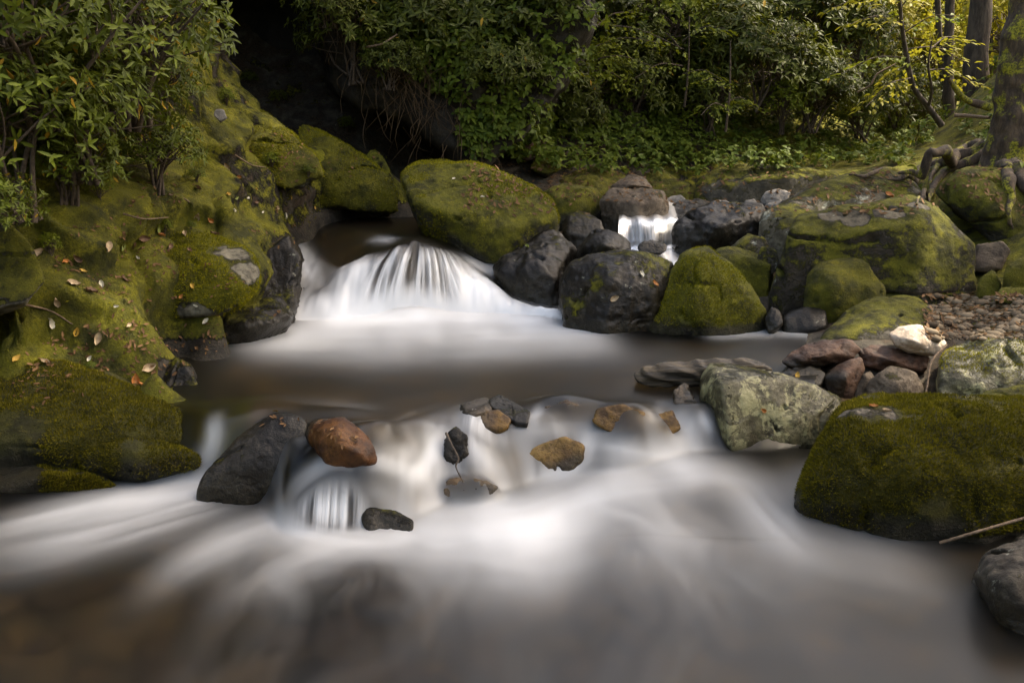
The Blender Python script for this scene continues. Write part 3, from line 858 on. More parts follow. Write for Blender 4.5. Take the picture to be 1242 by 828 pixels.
for i, (lab, o, y, m) in enumerate([
    ("small green mossy stone at the right edge above the gravel", [(1214, 348), (1222, 322), (1250, 310), (1270, 330), (1262, 352)], 6.2, "bright"),
    ("dull mossy stone left of the small green one above the gravel", [(1184, 358), (1188, 338), (1206, 328), (1214, 344), (1210, 360)], 6.25, "mossy"),
    ("low dark mossy stone lying at the back of the gravel", [(1204, 364), (1212, 350), (1240, 348), (1270, 356), (1262, 368)], 6.0, "mossy"),
    ("brown stone in shadow right of the largest square boulder", [(1180, 318), (1186, 294), (1212, 290), (1226, 304), (1214, 322)], 6.7, "brown"),
    ("oval pebble, larger of the two beside the long low boulder", [(922, 242), (930, 232), (948, 229), (962, 234), (958, 244), (936, 247)], 9.2, "pebble"),
    ("flat pebble lying just below the larger oval pebble", [(926, 250), (936, 244), (954, 244), (958, 250), (940, 253)], 9.0, "pebble"),
    ("round pebble left of the larger oval pebble by the long low boulder", [(900, 250), (904, 242), (914, 240), (920, 247), (912, 252)], 9.1, "pebble"),
    ("pale stone at the left tip of the long low boulder", [(806, 247), (812, 238), (828, 236), (836, 244), (820, 250)], 9.3, "pebble"),
    ("grey stone between the pale stone and the flat bluish slab", [(856, 251), (862, 244), (878, 242), (890, 247), (878, 253)], 9.2, "pebble"),
    ("grey stone under the lichen-streaked stone beside the pyramid-shaped boulder", [(918, 312), (924, 298), (940, 300), (944, 318), (926, 326)], 6.9, "half"),
    ("small dark stone at the water's edge right of the pyramid-shaped boulder", [(926, 386), (936, 374), (950, 378), (950, 392), (934, 396)], 6.0, "wet"),
]):
    rock("stone", lab, o, y, .08, .25, [], m, n=5, drop=.06)

# --- stones in the lower cascade
rock("wet_rock", "long dark rock with water sliding over it at the left of the lower cascade", [
    (234, 594), (262, 558), (300, 520), (342, 502), (372, 508), (380, 534), (362, 568), (318, 586)], '-.04', .4, .3, [(330, 535, .06)], "wet", n=6, p=9, amp=.06, drop=.1)
rock("wet_stone", "red-brown wet stone between the dark rock and the middle of the lower cascade", [
    (364, 520), (376, 508), (418, 507), (444, 528), (462, 558), (420, 566), (386, 558)], '-.06', .2, .3, [(415, 530, -.02)], "rust", n=6, p=16, amp=.05, drop=.1)
rock("wet_stone", "dark brown stone poking out beside the little curtain of water", [
    (438, 626), (450, 615), (480, 617), (502, 632), (500, 646), (450, 648)], '+.02', .1, .2, [], "wetmoss", n=5, p=10, drop=.1)
rock("wet_stone", "amber stone in the middle of the lower cascade", [
    (632, 556), (650, 540), (690, 529), (712, 540), (710, 558), (670, 572), (644, 570)], '-.0', .15, .25, [(680, 545, .04)], "amber", n=6, p=9, amp=.05, drop=.1)
rock("wet_stone", "tall brown stone with a twig below the dark wooden blocks", [
    (536, 548), (540, 526), (554, 519), (566, 530), (570, 552), (556, 572)], '-.0', .08, .15, [], "wetmoss", n=6, p=18, amp=.14, drop=.1)
rock("stone", "brown stone at the left of the three on the cascade lip", [
    (556, 500), (560, 488), (580, 482), (600, 484), (596, 498), (574, 506)], '-.01', .04, .12, [], "brown", n=5, p=16, drop=.08)
rock("stone", "mottled yellow-brown stone in front of the dark tilted block", [
    (570, 512), (580, 498), (604, 496), (620, 506), (616, 518), (590, 520)], '-.01', .05, .14, [], "amber", n=5, p=10, drop=.08)
rock("tilted_block", "dark oblong block tilted on top of the cascade lip", [
    (592, 484), (604, 477), (644, 499), (640, 513), (626, 512), (594, 492)], '-.03', .04, .12, [], "wet", n=5, p=26, amp=.02, drop=.02)
rock("wet_stone", "small dark upright stone in the water left of the lichen rock", [
    (816, 496), (820, 474), (830, 464), (842, 476), (848, 500), (834, 510)], '-.02', .06, .12, [], "brown", n=6, p=18, amp=.16, drop=.1)
for lab, o, y, m in [
    ("drowned purple-brown stone under the lip between block and orange stone", [(650, 512), (660, 492), (690, 486), (716, 496), (712, 520), (680, 528)], '+.025', "splash"),
    ("drowned orange-brown stone under the cascade lip", [(716, 512), (726, 494), (756, 490), (784, 500), (780, 522), (740, 526)], '+.025', "amber"),
    ("drowned yellowish stone left of the small dark upright stone", [(784, 520), (796, 500), (816, 498), (826, 520), (808, 532)], '+.025', "amber"),
    ("drowned brown stone in white water below the twig", [(530, 606), (545, 582), (580, 578), (606, 590), (590, 612), (550, 616)], '+.025', "splash"),
    ("orange stone under water nearest the camera", [(370, 790), (385, 755), (425, 748), (450, 775), (430, 800)], 2.95, "orange"),
    ("orange-brown stone under water below the little curtain", [(440, 712), (462, 692), (500, 690), (520, 706), (490, 722)], 3.3, "orange"),
    ("faint brown stone under water left of the orange one", [(330, 720), (360, 690), (410, 694), (420, 716), (370, 732)], 3.25, "splash"),
]:
    oo = rock("submerged_stone", lab, o, y, .1, .25, [], m, n=5, p=9)
    if "under water" in lab:
        oo.location.z = -0.36

rock("driftwood_log", "weathered dark brown driftwood log lying across the pool outlet behind the lichen rock", [
    (764, 456), (778, 445), (830, 437), (890, 434), (924, 435), (942, 446), (930, 459), (870, 464), (806, 471), (776, 468)], 4.82, .06, .16, [(800, 452, -.02), (880, 446, -.01)], "driftwood", cat="log", n=6, p=7, amp=.05, crack=0, strata=.10, shrink=.06)
# --- left bank rocks
rock("bank_rock", "big cracked rock face with moss on top at the left edge above the water", [
    (-60, 470), (-20, 440), (40, 432), (100, 446), (150, 478), (200, 496), (256, 508), (250, 540), (215, 566), (120, 566), (50, 540), (-60, 560)], 4.27, .42, .8,
    [(150, 500, .05), (70, 460, .3), (100, 545, -.10), (200, 550, -.06), (10, 540, -.10), (240, 520, .1)], "darkmoss", n=7, p=22, amp=.06, crack=.08, drop=.3, fine=.006)
rock("bank_rock", "low mossy lobe at the water's edge under the big cracked rock", [
    (86, 548), (110, 530), (140, 524), (190, 542), (244, 548), (246, 566), (170, 578), (110, 570)], 4.12, .15, .4, [(150, 545, -.02)], "darkmoss", n=6, p=10, drop=.15, fine=.006)
rock("bank_rock", "mossy corner rock with white lichen patches at the lower left waterline", [
    (-60, 600), (-30, 570), (30, 556), (80, 562), (130, 576), (148, 592), (110, 600), (40, 606), (-40, 612)], 4.05, .2, .4, [(60, 572, .0)], "darkmoss", bare=[(75, 568, .028), (96, 574, .022)], n=6, p=12, drop=.15, fine=.006)
rock("rock_ledge", "rounded mossy ledge jutting over the pool left of the waterfall", [
    (150, 330), (180, 290), (226, 272), (276, 286), (306, 306), (318, 340), (308, 366), (276, 384), (218, 388), (180, 372)], 5.45, .55, .8,
    [(240, 310, .2), (290, 350, .0), (220, 365, .0)], "mossy", n=7, p=12, amp=.06, crack=.03, fine=.006, bare=[(285, 308, .10), (300, 330, .10), (240, 380, .08)])
rock("wet_rock", "dark undercut rock at the pool edge below the rounded mossy ledge", [
    (226, 420), (238, 396), (280, 380), (320, 366), (352, 362), (360, 380), (346, 394), (300, 404), (262, 416)], 5.75, .25, .5, [(290, 395, -.05)], "wetmoss", n=6, p=16, amp=.12, crack=.05, drop=.15)
rock("wet_rock", "low wet rock with brown leaves at the pool edge where the left bank narrows", [
    (186, 480), (196, 452), (216, 436), (232, 446), (238, 470), (252, 492), (214, 500)], 4.75, .2, .4, [], "wetmoss", n=6, p=16, amp=.12, crack=.05, drop=.15)
rock("rock_ledge", "mossy ledge at the upper end of the left bank beside the dark hollow", [
    (350, 200), (366, 152), (404, 166), (446, 192), (480, 222), (484, 246), (430, 242), (376, 232)], 8.45, .5, .7, [(410, 200, .1)], "bright", n=7, p=14, amp=.07, crack=.04, drop=.1, fine=.006)
rock("wet_rock", "dark wet rock wall at the left side of the white waterfall", [
    (296, 392), (310, 330), (330, 296), (352, 286), (366, 310), (362, 350), (352, 384)], 6.25, .4, .6, [], "wetmoss", n=6, p=14, amp=.1, crack=.05, drop=.15)
rock("rock_ledge", "steep mossy rib climbing the bank below the dark hollow", [
    (262, 160), (290, 130), (330, 140), (372, 176), (396, 214), (350, 226), (300, 204)], 7.7, .5, .7, [(330, 180, .1)], "bright", n=7, p=10, amp=.09, crack=.05, fine=.006)
rock("rock_ledge", "lichen-spotted mossy rock at the left edge halfway up the bank", [
    (-60, 350), (-30, 290), (10, 270), (40, 300), (60, 340), (20, 372), (-40, 384)], 4.5, .3, .6, [], "half", n=6, p=14, amp=.09, crack=.05, fine=.006)
rock("stone", "small pale stone set in the bank below the bushes", [
    (258, 140), (262, 132), (272, 133), (276, 144), (266, 149)], 7.2, .05, .12, [], "pebble", n=4)
# --- the overhang and the dark hollow
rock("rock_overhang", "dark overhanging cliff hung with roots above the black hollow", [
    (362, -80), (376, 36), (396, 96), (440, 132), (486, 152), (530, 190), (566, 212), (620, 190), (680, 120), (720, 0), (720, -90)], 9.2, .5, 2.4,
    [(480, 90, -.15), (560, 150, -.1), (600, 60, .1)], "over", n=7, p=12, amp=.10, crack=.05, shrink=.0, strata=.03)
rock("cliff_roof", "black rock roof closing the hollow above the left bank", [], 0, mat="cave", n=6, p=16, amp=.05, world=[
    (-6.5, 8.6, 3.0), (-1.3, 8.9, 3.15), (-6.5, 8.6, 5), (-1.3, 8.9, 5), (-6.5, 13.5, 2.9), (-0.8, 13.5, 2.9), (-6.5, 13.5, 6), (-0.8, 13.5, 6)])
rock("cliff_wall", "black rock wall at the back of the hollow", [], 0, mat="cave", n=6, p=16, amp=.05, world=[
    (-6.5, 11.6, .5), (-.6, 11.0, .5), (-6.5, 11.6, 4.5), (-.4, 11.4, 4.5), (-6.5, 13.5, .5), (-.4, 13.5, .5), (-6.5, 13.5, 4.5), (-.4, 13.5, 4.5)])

# ------------------------------------------------------------------ water
k = np.linspace(-0.72, 1.0, 908)
ys = np.concatenate([np.geomspace(1.6, 3.6, 110), np.linspace(3.61, 4.75, 190), np.linspace(4.76, 6.5, 90), np.linspace(6.51, 7.6, 170), np.linspace(7.62, 9.7, 60)])
KX, YY = np.meshgrid(k, ys)
X, Y = (KX * YY).ravel(), YY.ravel()
Z, T1, T2, BK = wz(X, Y)
for c, rx, ry, h in DW:
    Z += h * np.exp(-((X - c[0]) / rx) ** 2 - ((Y - c[1]) / ry) ** 2)
hum = np.clip(T2 * (1 - T2) * 4, 0, 1)
Z += .055 * fbm(np.c_[X * 4.2, Y * 4.2, X * 0 + 31], 2) * np.clip(T1 * (1 - T1) * 4, 0, 1)
Z += hum * (.07 * fbm(np.c_[X * 4.5, Y * 2.0, X * 0 + 8], 3) + .03 * fbm(np.c_[X * 13, Y * 2.0, X * 0 + 2], 2))
FILM = [q for q in COLLIDE if any(t in q[2]["label"] for t in ("drowned purple", "drowned brown"))]
fv, ff_, n0 = [], [], 0
for V, T, o in FILM:
    fv.append(V)
    ff_ += (T + n0).tolist()
    n0 += len(V)
fb = BVHTree.FromPolygons(np.concatenate(fv).tolist(), ff_)
zone = np.where((Y > 3.4) & (Y < 4.95) & (np.abs(X) < 1.6))[0]
hz = np.full(len(X), -9.0)
for i in zone:
    h_ = fb.ray_cast(Vector((X[i], Y[i], 2.0)), Vector((0, 0, -1)))[0]
    if h_ is not None:
        hz[i] = h_.z
filmed = np.clip((hz - Z + .03) / .05, 0, 1)
Zn = np.maximum(Z, np.minimum(hz + .012, Z + .09))


def blur(a, n):
    a = a.reshape(len(ys), len(k)).copy()
    for _ in range(n):
        a[1:-1] = .25 * a[:-2] + .5 * a[1:-1] + .25 * a[2:]
        a[:, 1:-1] = .25 * a[:, :-2] + .5 * a[:, 1:-1] + .25 * a[:, 2:]
    return a.ravel()


Zb = blur(Zn, 14)
filmed = blur(filmed, 10)
wb = smooth((Y - 3.3) / .2) * smooth((5.0 - Y) / .2)
Z = Z * (1 - wb) + np.maximum(Zb, Z * .0 + Zb) * wb
PW = np.c_[X, Y, Z]
Z += 0.010 * fbm(np.c_[X * 2.2, Y * 1.4, Z * 0], 3) * (1 - np.clip((Y - 5) / 1, 0, 1) * .6)
Z += 0.012 * fbm(np.c_[X * 9, Y * 3.0, Z * 0 + 3], 2) * np.maximum(T1 * (1 - T1) * 4, 0)
PW[:, 2] = Z

# foam: strokes along the real currents
strokes = []


def st(w, inten, *pts_, z=0.0):
    P = np.array([pt(p[0], p[1], z=p[2] if len(p) > 2 else z) for p in pts_])
    P = np.c_[P[:, 0], P[:, 1] * .38 + P[:, 2] * .92]
    strokes.append((P, w, inten * (.66 if z == 0.0 else 1.0), z == 0.0))


# lower pool
st(.055, .80, (285, 570, .05), (240, 592), (150, 606), (60, 626), (-40, 648))
st(.085, .55, (300, 596), (200, 624), (100, 650), (-40, 672))
st(.07, .50, (350, 630), (280, 655), (215, 690), (160, 740))
st(.05, .85, (330, 630), (400, 650), (470, 655), (540, 642))
st(.08, .45, (430, 655), (340, 690), (270, 740))
st(.075, .80, (560, 606, .03), (590, 630), (640, 632), (720, 604), (800, 590))
st(.14, .62, (585, 650), (650, 662), (720, 650))
st(.07, .70, (700, 584, .03), (780, 580), (860, 575), (930, 592))
st(.12, .36, (620, 680), (660, 720), (680, 770))
st(.08, .40, (880, 590), (930, 640), (990, 690))
st(.20, .15, (780, 650), (960, 700), (1120, 760))
st(.14, .12, (960, 620), (1080, 680), (1200, 720))
st(.08, .16, (560, 690), (520, 740), (500, 800))
st(.09, .26, (960, 670), (1080, 700), (1200, 735))
st(.09, .75, (490, 642), (540, 655), (590, 640))
st(.13, .46, (540, 655), (620, 655), (720, 640))
st(.10, .45, (760, 600), (800, 640), (850, 690))
# lower cascade
st(.034, .8, (268, 510, .26), (274, 535, .17), (256, 570, .06))
st(.022, .9, (276, 580, .08), (300, 586, .06), (316, 592, .04))
st(.030, .75, (500, 590, .1), (525, 550, .19), (542, 518, .27))
st(.030, .70, (520, 580, .10), (460, 562, .17), (415, 562, .18), (372, 588, .1), (348, 622, .03))
st(.05, .45, (470, 600, .08), (430, 585, .11))
st(.035, .65, (570, 535, .19), (592, 562, .11), (612, 582, .06))
st(.04, .75, (715, 522, .21), (700, 560, .10), (640, 590, .04))
st(.05, .70, (720, 540, .15), (790, 552, .11), (850, 548, .12))
st(.022, .65, (842, 505, .2), (856, 530, .14))
st(.022, .55, (655, 495, .28), (640, 515, .24))
st(.035, .40, (470, 545, .24), (510, 545, .22))
st(.05, .30, (600, 520, .25), (680, 522, .23), (760, 520, .23))
# pool under the waterfall
st(.10, .95, (370, 388, .31), (450, 385, .31), (560, 384, .31), (660, 388, .31), z=.31)
st(.10, .50, (300, 408), (400, 405), (560, 402), (720, 400), z=.31)
st(.11, .25, (320, 420), (500, 425), (740, 415), z=.31)
st(.05, .4, (860, 404), (940, 400), (985, 404), z=.31)
st(.06, .9, (352, 290, .64), (375, 330, .5), (385, 365, .36))
st(.05, .7, (450, 283, .74), (480, 290, .73))
st(.05, .6, (560, 298, .73), (590, 312, .66), (640, 330, .5))
foam = np.zeros(len(X))
Q2 = np.c_[X, Y * .38 + Z * .92]
for si, (P, w, inten, tap) in enumerate(strokes):
    w = w * 1.2
    L_ = np.linalg.norm(np.diff(P, axis=0), axis=1).sum()
    n_s = max(6, int(L_ / (.35 * w)) + 1)
    S = spline(P, n_s)
    seg = np.linalg.norm(np.diff(S, axis=0), axis=1)
    al = np.concatenate([[0], np.cumsum(seg)])
    tg = np.gradient(S, axis=0)
    tg /= np.linalg.norm(tg, axis=1)[:, None] + 1e-9
    ds = np.gradient(al)
    lo, hi = S.min(0) - 3 * w, S.max(0) + 3 * w
    idx = np.where((Q2 > lo).all(1) & (Q2 < hi).all(1))[0]
    q = Q2[idx]
    Ws, Wi, Wa, Wg = (np.zeros(len(idx)) for _ in range(4))
    for i in range(n_s):
        f_ = al[i] / al[-1]
        it = inten * ((.35 + .65 * smooth(f_ / .2)) * (.1 + .9 * smooth((1 - f_) / .45)) if tap else 1.0)
        r_ = q - S[i]
        g = np.exp(-(r_ ** 2).sum(1) / w ** 2) * ds[i] / (w * 1.7725)
        Ws += g
        Wi += g * it
        Wa += g * al[i]
        Wg += g * (tg[i, 0] * r_[:, 1] - tg[i, 1] * r_[:, 0])
    th = fbm(np.c_[Wg / (Ws + 1e-6) / .034, Wa / (Ws + 1e-6) * 1.1, np.full(len(idx), si * 7.7)], 3, gain=.6) * smooth(Ws / .1)
    foam[idx] = 1 - (1 - foam[idx]) * (1 - np.clip(Wi * (1.0 + (.42 if tap else .2) * th), 0, 1))
# white water where it really falls
gz = np.zeros_like(X)
xc, yc = pt(505, 297, z=.725)[:2]
dsh = np.exp(-((X - pt(404, 300, z=.62)[0]) / .19) ** 2) * smooth((T2 - .10) / .25)
main = (1 - .9 * dsh) * (T2 > 0) * (T2 < 1) * smooth((X - pt(345, 380, z=L1)[0]) / .15) * smooth((pt(690, 380, z=L1)[0] - X) / .15)
ff = (1 - smooth((T2 - .50) / .42)) * 0.95
side = smooth((np.abs(X - xc) - .22) / .25)
ff = np.maximum(ff, side * .75 * (1 - smooth((T2 - .8) / .2)))
foam = 1 - (1 - foam) * (1 - main * ff)
casc = (T1 > 0.02) * (T1 < .97)
clear = 1 - .92 * filmed
for px, py, z_, r in [(320, 545, .12, .19), (440, 588, .10, .13), (572, 594, .05, .07), (485, 535, .25, .08), (690, 500, .26, .08), (420, 530, .22, .10), (600, 515, .24, .07), (690, 552, .12, .07), (800, 520, .2, .08)]:
    c_ = pt(px, py, z=z_)
    clear *= 1 - .9 * np.exp(-((X - c_[0]) / r) ** 2 - ((Y - c_[1]) * .38 + (Z - z_) * .92) ** 2 / (r * .55) ** 2)
cw_ = smooth((X + 1.15) / .2) * smooth((1.0 - X) / .2)
vt = fbm(np.c_[X * 7 + 1.5 * fbm(np.c_[X * 2, Y * 2, X * 0], 2), Y * 1.6, X * 0 + 4], 4, gain=.6)
foam = foam * (.35 + .65 * clear)
foam = 1 - (1 - foam) * (1 - smooth(T1 / .06 + .35) * smooth((.80 - T1) / .5) * np.clip(.14 + .62 * vt, 0, 1) * cw_ * clear)
foam *= 1 - 0.25 * smooth(fbm(np.c_[X * 3.0 + Y * 0.8, Y * 1.1 - X * 0.6, X * 0], 3) * 1.4 + .2)
foam *= .16 + .84 * smooth((Y - 2.9) / .8)
streak = np.clip(main * (1 - side * .97) * smooth((.42 - np.abs(X - xc)) / .2) * smooth((T2 - .02) / .25), 0, 1)
curt = np.exp(-(((X - pt(405, 628, z=.04)[0]) / .13) ** 2) - ((Y - pt(405, 632, z=.03)[1]) / .045) ** 2)
foam = np.maximum(foam, curt * .95)
streak = np.maximum(streak, smooth(curt * 1.6))
c2 = np.exp(-(((X - pt(585, 545, z=.15)[0]) / .12) ** 2) - ((Y - pt(585, 545, z=.15)[1]) / .14) ** 2)
foam = np.maximum(foam, c2 * .6)
streak = np.maximum(streak, c2 * .7)
# flow coordinates: u across the current, v along it
u = X.copy()
fan = main > 0.001
u = np.where(fan, .05 * fbm(np.c_[X * 5, Y * 2, X * 0], 2) + np.arctan2(X - xc, np.maximum(yc + .35 - Y, .05)) * 0.55, u)
flow = np.c_[u, Y, Z * 0]

keep_v = ~((Y > 6.55) & (X > pt(700, 360, y=6.55)[0] + (Y - 6.55) * -0.05))
keep_v &= ~((Y > 4.45) & (X > 1.36 + (Y - 4.45) * .42))
fc = grid_faces(len(ys), len(k))
fc = fc[keep_v[fc].all(1)]


def water_mat():
    m = NT("water")
    f = m.n("ShaderNodeAttribute", attribute_name="foam").outputs["Fac"]
    s = m.n("ShaderNodeAttribute", attribute_name="streak").outputs["Fac"]
    fl = m.n("ShaderNodeAttribute", attribute_name="flow").outputs["Vector"]
    mp = m.n("ShaderNodeMapping", {"Vector": fl, "Scale": (26, 1.2, 1)}).outputs[0]
    n = m.noise(mp, 1.0, 4, 0.6)
    mp2 = m.n("ShaderNodeMapping", {"Vector": fl, "Scale": (9, 0.8, 1)}).outputs[0]
    n2 = m.noise(mp2, 1.0, 2, 0.5)
    w = m.math("ADD", m.math("MULTIPLY", m.ramp(n, 0.40, 0.62), 0.80), m.math("MULTIPLY", m.ramp(n2, .35, .65), 0.30))
    w = m.math("ADD", m.math("MULTIPLY", w, s), m.math("SUBTRACT", 1.0, s))
    # soft drawn-out variation of the foam everywhere
    tc = m.n("ShaderNodeTexCoord").outputs["Object"]
    mp3 = m.n("ShaderNodeMapping", {"Vector": tc, "Scale": (5.0, 1.6, 1.0), "Rotation": (0, 0, 0.5)}).outputs[0]
    n3 = m.noise(mp3, 1.2, 4, 0.5)
    w = m.math("MULTIPLY", w, m.math("ADD", 0.78, m.math("MULTIPLY", n3, 0.42)))
    fo = m.math("MULTIPLY", f, w, clamp=True)
    bp = m.n("ShaderNodeBump", {"Height": n, "Strength": m.math("MULTIPLY", s, 0.4), "Distance": 0.03})
    wp = m.n("ShaderNodeBsdfPrincipled", {"Base Color": (0.43, 0.42, 0.33, 1), "Roughness": 0.36, "IOR": 1.33, "Transmission Weight": 1.0, "Normal": bp.outputs[0]})
    wp.inputs["Specular IOR Level"].default_value = 0.34
    fp = m.n("ShaderNodeBsdfPrincipled", {"Base Color": (0.68, 0.69, 0.69, 1), "Roughness": 0.6, "Normal": bp.outputs[0]})
    mx = m.n("ShaderNodeMixShader", {0: fo, 1: wp.outputs[0], 2: fp.outputs[0]})
    m.t.links.new(mx.outputs[0], m.out.inputs[0])
    return m.m


M["water"] = water_mat()


def water_obj(name, V, faces, fo, stv, flw):
    used = np.unique(faces)
    re = np.full(len(V), -1)
    re[used] = np.arange(len(used))
    me = mesh_np(name, V[used], [re[faces]], M["water"])
    fattr(me, "foam", np.clip(fo, 0, 1)[used])
    fattr(me, "streak", np.clip(stv, 0, 1)[used])
    vattr(me, "flow", flw[used])
    return kind(link(name, me), "structure")


water_obj("stream_water", PW, fc, foam, streak, flow)

# small upper waterfall between the dark rocks, and the stream above it
ua = np.linspace(0, 1, 70)
rows = []
foam2, st2 = [], []
prof = [(9.6, .80, 0, 0), (8.9, .79, 0, 0), (8.35, .78, .05, 0), (8.15, .775, .25, .3), (8.05, .75, .75, .9), (7.98, .69, .85, 1), (7.93, .62, .9, 1), (7.88, .56, .95, .7), (7.6, .545, .5, 0), (7.2, .50, .1, 0), (7.0, .45, 0, 0)]
pp = spline([(a, b, c) for a, b, c, d in prof], 90)
ps = np.interp(np.linspace(0, 1, 90), np.linspace(0, 1, len(prof)), [p[3] for p in prof])
xl, xr = pt(750, 285, y=8.0)[0], pt(824, 285, y=8.0)[0]
V2 = []
for (yy, zz, f_), s_ in zip(pp, ps):
    for a in ua:
        x = xl + (xr - xl) * a + (yy - 8) * .12
        V2.append((x, yy + .05 * math.sin(a * 9) + .04 * a, zz - .0 + .008 * math.sin(a * 23)))
        foam2.append(f_ * .72 * (0.95 if (a < .62 or a > .78) else .30) * min(1, a * 8, (1 - a) * 8))
        st2.append(s_)
V2 = np.array(V2)
water_obj("upper_stream_water", V2, grid_faces(90, 70), np.array(foam2), np.array(st2), np.c_[V2[:, 0] * 1.3, V2[:, 1], V2[:, 0] * 0])

# ------------------------------------------------------------------ surfaces to stand things on
def make_bvh():
    Vs, Fs, n0 = [], [], 0
    gf = grid_faces(len(gy), len(gx))
    cgood = (np.abs(GV[:, 0]) < 7) & (GV[:, 1] > 2) & (GV[:, 1] < 25)
    gf = gf[cgood[gf].all(1)]
    Vs.append(GV)
    Fs += [tuple(f) for f in gf.tolist()]
    n0 = len(GV)
    for V, T, o in COLLIDE:
        off = np.array(o.location) - np.array([V[:, 0].mean(), V[:, 1].mean(), V[:, 2].min()])
        Vs.append(V + off)
        Fs += [tuple(f) for f in (T + n0).tolist()]
        n0 += len(V)
    return BVHTree.FromPolygons(np.concatenate(Vs).tolist(), Fs)


BVH = make_bvh()
CAM = Vector((0, 0, H))


def hit(px, py):
    d = Vector(ray(px, py)).normalized()
    loc, nor, i, dist = BVH.ray_cast(CAM, d)
    if loc is None:
        return None, None
    if nor.dot(d) > 0:
        nor = -nor
    return np.array(loc), np.array(nor)


def down(x, y, top=9.0):
    loc, nor, i, dist = BVH.ray_cast(Vector((x, y, top)), Vector((0, 0, -1)))
    return (np.array(loc), np.array(nor)) if loc is not None else (None, None)


# ------------------------------------------------------------------ leaves
def leaves(pos, dirv, nrm, L, Wd, fold=0.25, droop=0.25):
    """arrays -> V, tris, quads of simple leaf blades"""
    pos, dirv, nrm = (np.asarray(a, float) for a in (pos, dirv, nrm))
    n = len(pos)
    L = np.broadcast_to(np.asarray(L, float), (n,))
    Wd = np.broadcast_to(np.asarray(Wd, float), (n,))
    dirv = dirv / (np.linalg.norm(dirv, axis=1)[:, None] + 1e-9)
    side = np.cross(dirv, nrm)
    side /= np.linalg.norm(side, axis=1)[:, None] + 1e-9
    up = np.cross(side, dirv)
    V = np.empty((n, 8, 3))

    def at(t, s, h):
        return pos + dirv * (L * t)[:, None] + side * (Wd * s)[:, None] + up * (Wd * abs(s) * fold * 2 - L * droop * t * t + h)[:, None]

    for i, (t, s) in enumerate([(0, 0), (.35, 0), (.72, 0), (1, 0), (.35, .5), (.72, .38), (.35, -.5), (.72, -.38)]):
        V[:, i] = at(t, s, 0)
    b = np.arange(n)[:, None] * 8
    tri = np.concatenate([b + np.array(t) for t in ((0, 1, 4), (0, 6, 1), (2, 3, 5), (2, 7, 3))])
    quad = np.concatenate([b + np.array(t) for t in ((1, 2, 5, 4), (1, 6, 7, 2))])
    return V.reshape(-1, 3), tri, quad


def whorls(C, ax, nl, L, W, rng, spread=0.35, droop=0.25):
    """rosettes of long leaves round tips C pointing along ax"""
    ps, ds, ns, ls, ws = [], [], [], [], []
    for c, a in zip(C, ax):
        a = a / np.linalg.norm(a)
        t = np.cross(a, [0.3, 0.9, 0.1])
        t /= np.linalg.norm(t)
        b = np.cross(a, t)
        m = rng.integers(nl[0], nl[1] + 1)
        ph = rng.random() * 6.28
        for i in range(m):
            th = ph + i * 6.283 / m + rng.normal() * .4
            r = math.cos(th) * t + math.sin(th) * b
            d = r + a * (spread + rng.normal() * .4) + np.array([0, 0, -.12])
            c = c + rng.normal(size=3) * L * .12
            ps.append(c)
            ds.append(d)
            ns.append(a + rng.normal(size=3) * .15)
            ls.append(L * rng.uniform(.65, 1.15))
            ws.append(W * rng.uniform(.75, 1.15))
    return leaves(ps, ds, ns, ls, ws, .18, droop * rng.uniform(.6, 1.3))


def shrub_meshes(key, rx, ry, rz, nw, leafL, leafW, mat, seed, nl=(5, 8), yellow=0, nstem=9, low=-0.25):
    rng = np.random.default_rng(seed)
    S = Acc()
    tips, axs = [], []
    d = rng.normal(size=(nw, 3))
    d /= np.linalg.norm(d, axis=1)[:, None]
    d[:, 2] = np.where(d[:, 2] < low, -d[:, 2], d[:, 2])
    rad = rng.uniform(.25, 1, nw) ** .45
    lump = 1 + .38 * fbm(d * 2.1 + seed, 3)
    tips = d * (rad * lump)[:, None] * np.array([rx, ry, rz]) + np.array([0, 0, rz * .75])
    axs = d * np.array([1, 1, .6]) + np.array([0, 0, .55]) + rng.normal(size=(nw, 3)) * .25
    V, t, q = whorls(tips, axs, nl, leafL, leafW, rng)
    fo = mesh_np(key + "_foliage", V, [t, q], M[mat])
    for i in range(nstem):
        j = rng.integers(nw)
        e = tips[j] * .95
        m1 = e * np.array([.35, .35, .5]) + rng.normal(size=3) * .06 * rx
        P = spline([(rng.normal() * .05, rng.normal() * .05, -.1), m1, e], 9)
        V, q = tube(P, np.linspace(.018, .005, 9), 5)
        S.add(V, q)
        for _ in range(4):
            j2 = rng.integers(nw)
            P = spline([m1, (m1 + tips[j2]) / 2 + rng.normal(size=3) * .05, tips[j2]], 6)
            V, q = tube(P, np.linspace(.008, .003, 6), 4)
            S.add(V, q)
    stm = S.mesh(key + "_stem", M["stem"])
    ye = None
    if yellow:
        idx = rng.integers(nw, size=yellow)
        dd = rng.normal(size=(yellow, 3)) * np.array([.5, .5, .2]) + np.array([0, 0, -.6])
        V, t, q = leaves(tips[idx] + rng.normal(size=(yellow, 3)) * .03, dd, rng.normal(size=(yellow, 3)), leafL * .9, leafW * 1.05, .15, .2)
        ye = mesh_np(key + "_yellow", V, [t, q], M["yellow"])
    return fo, stm, ye


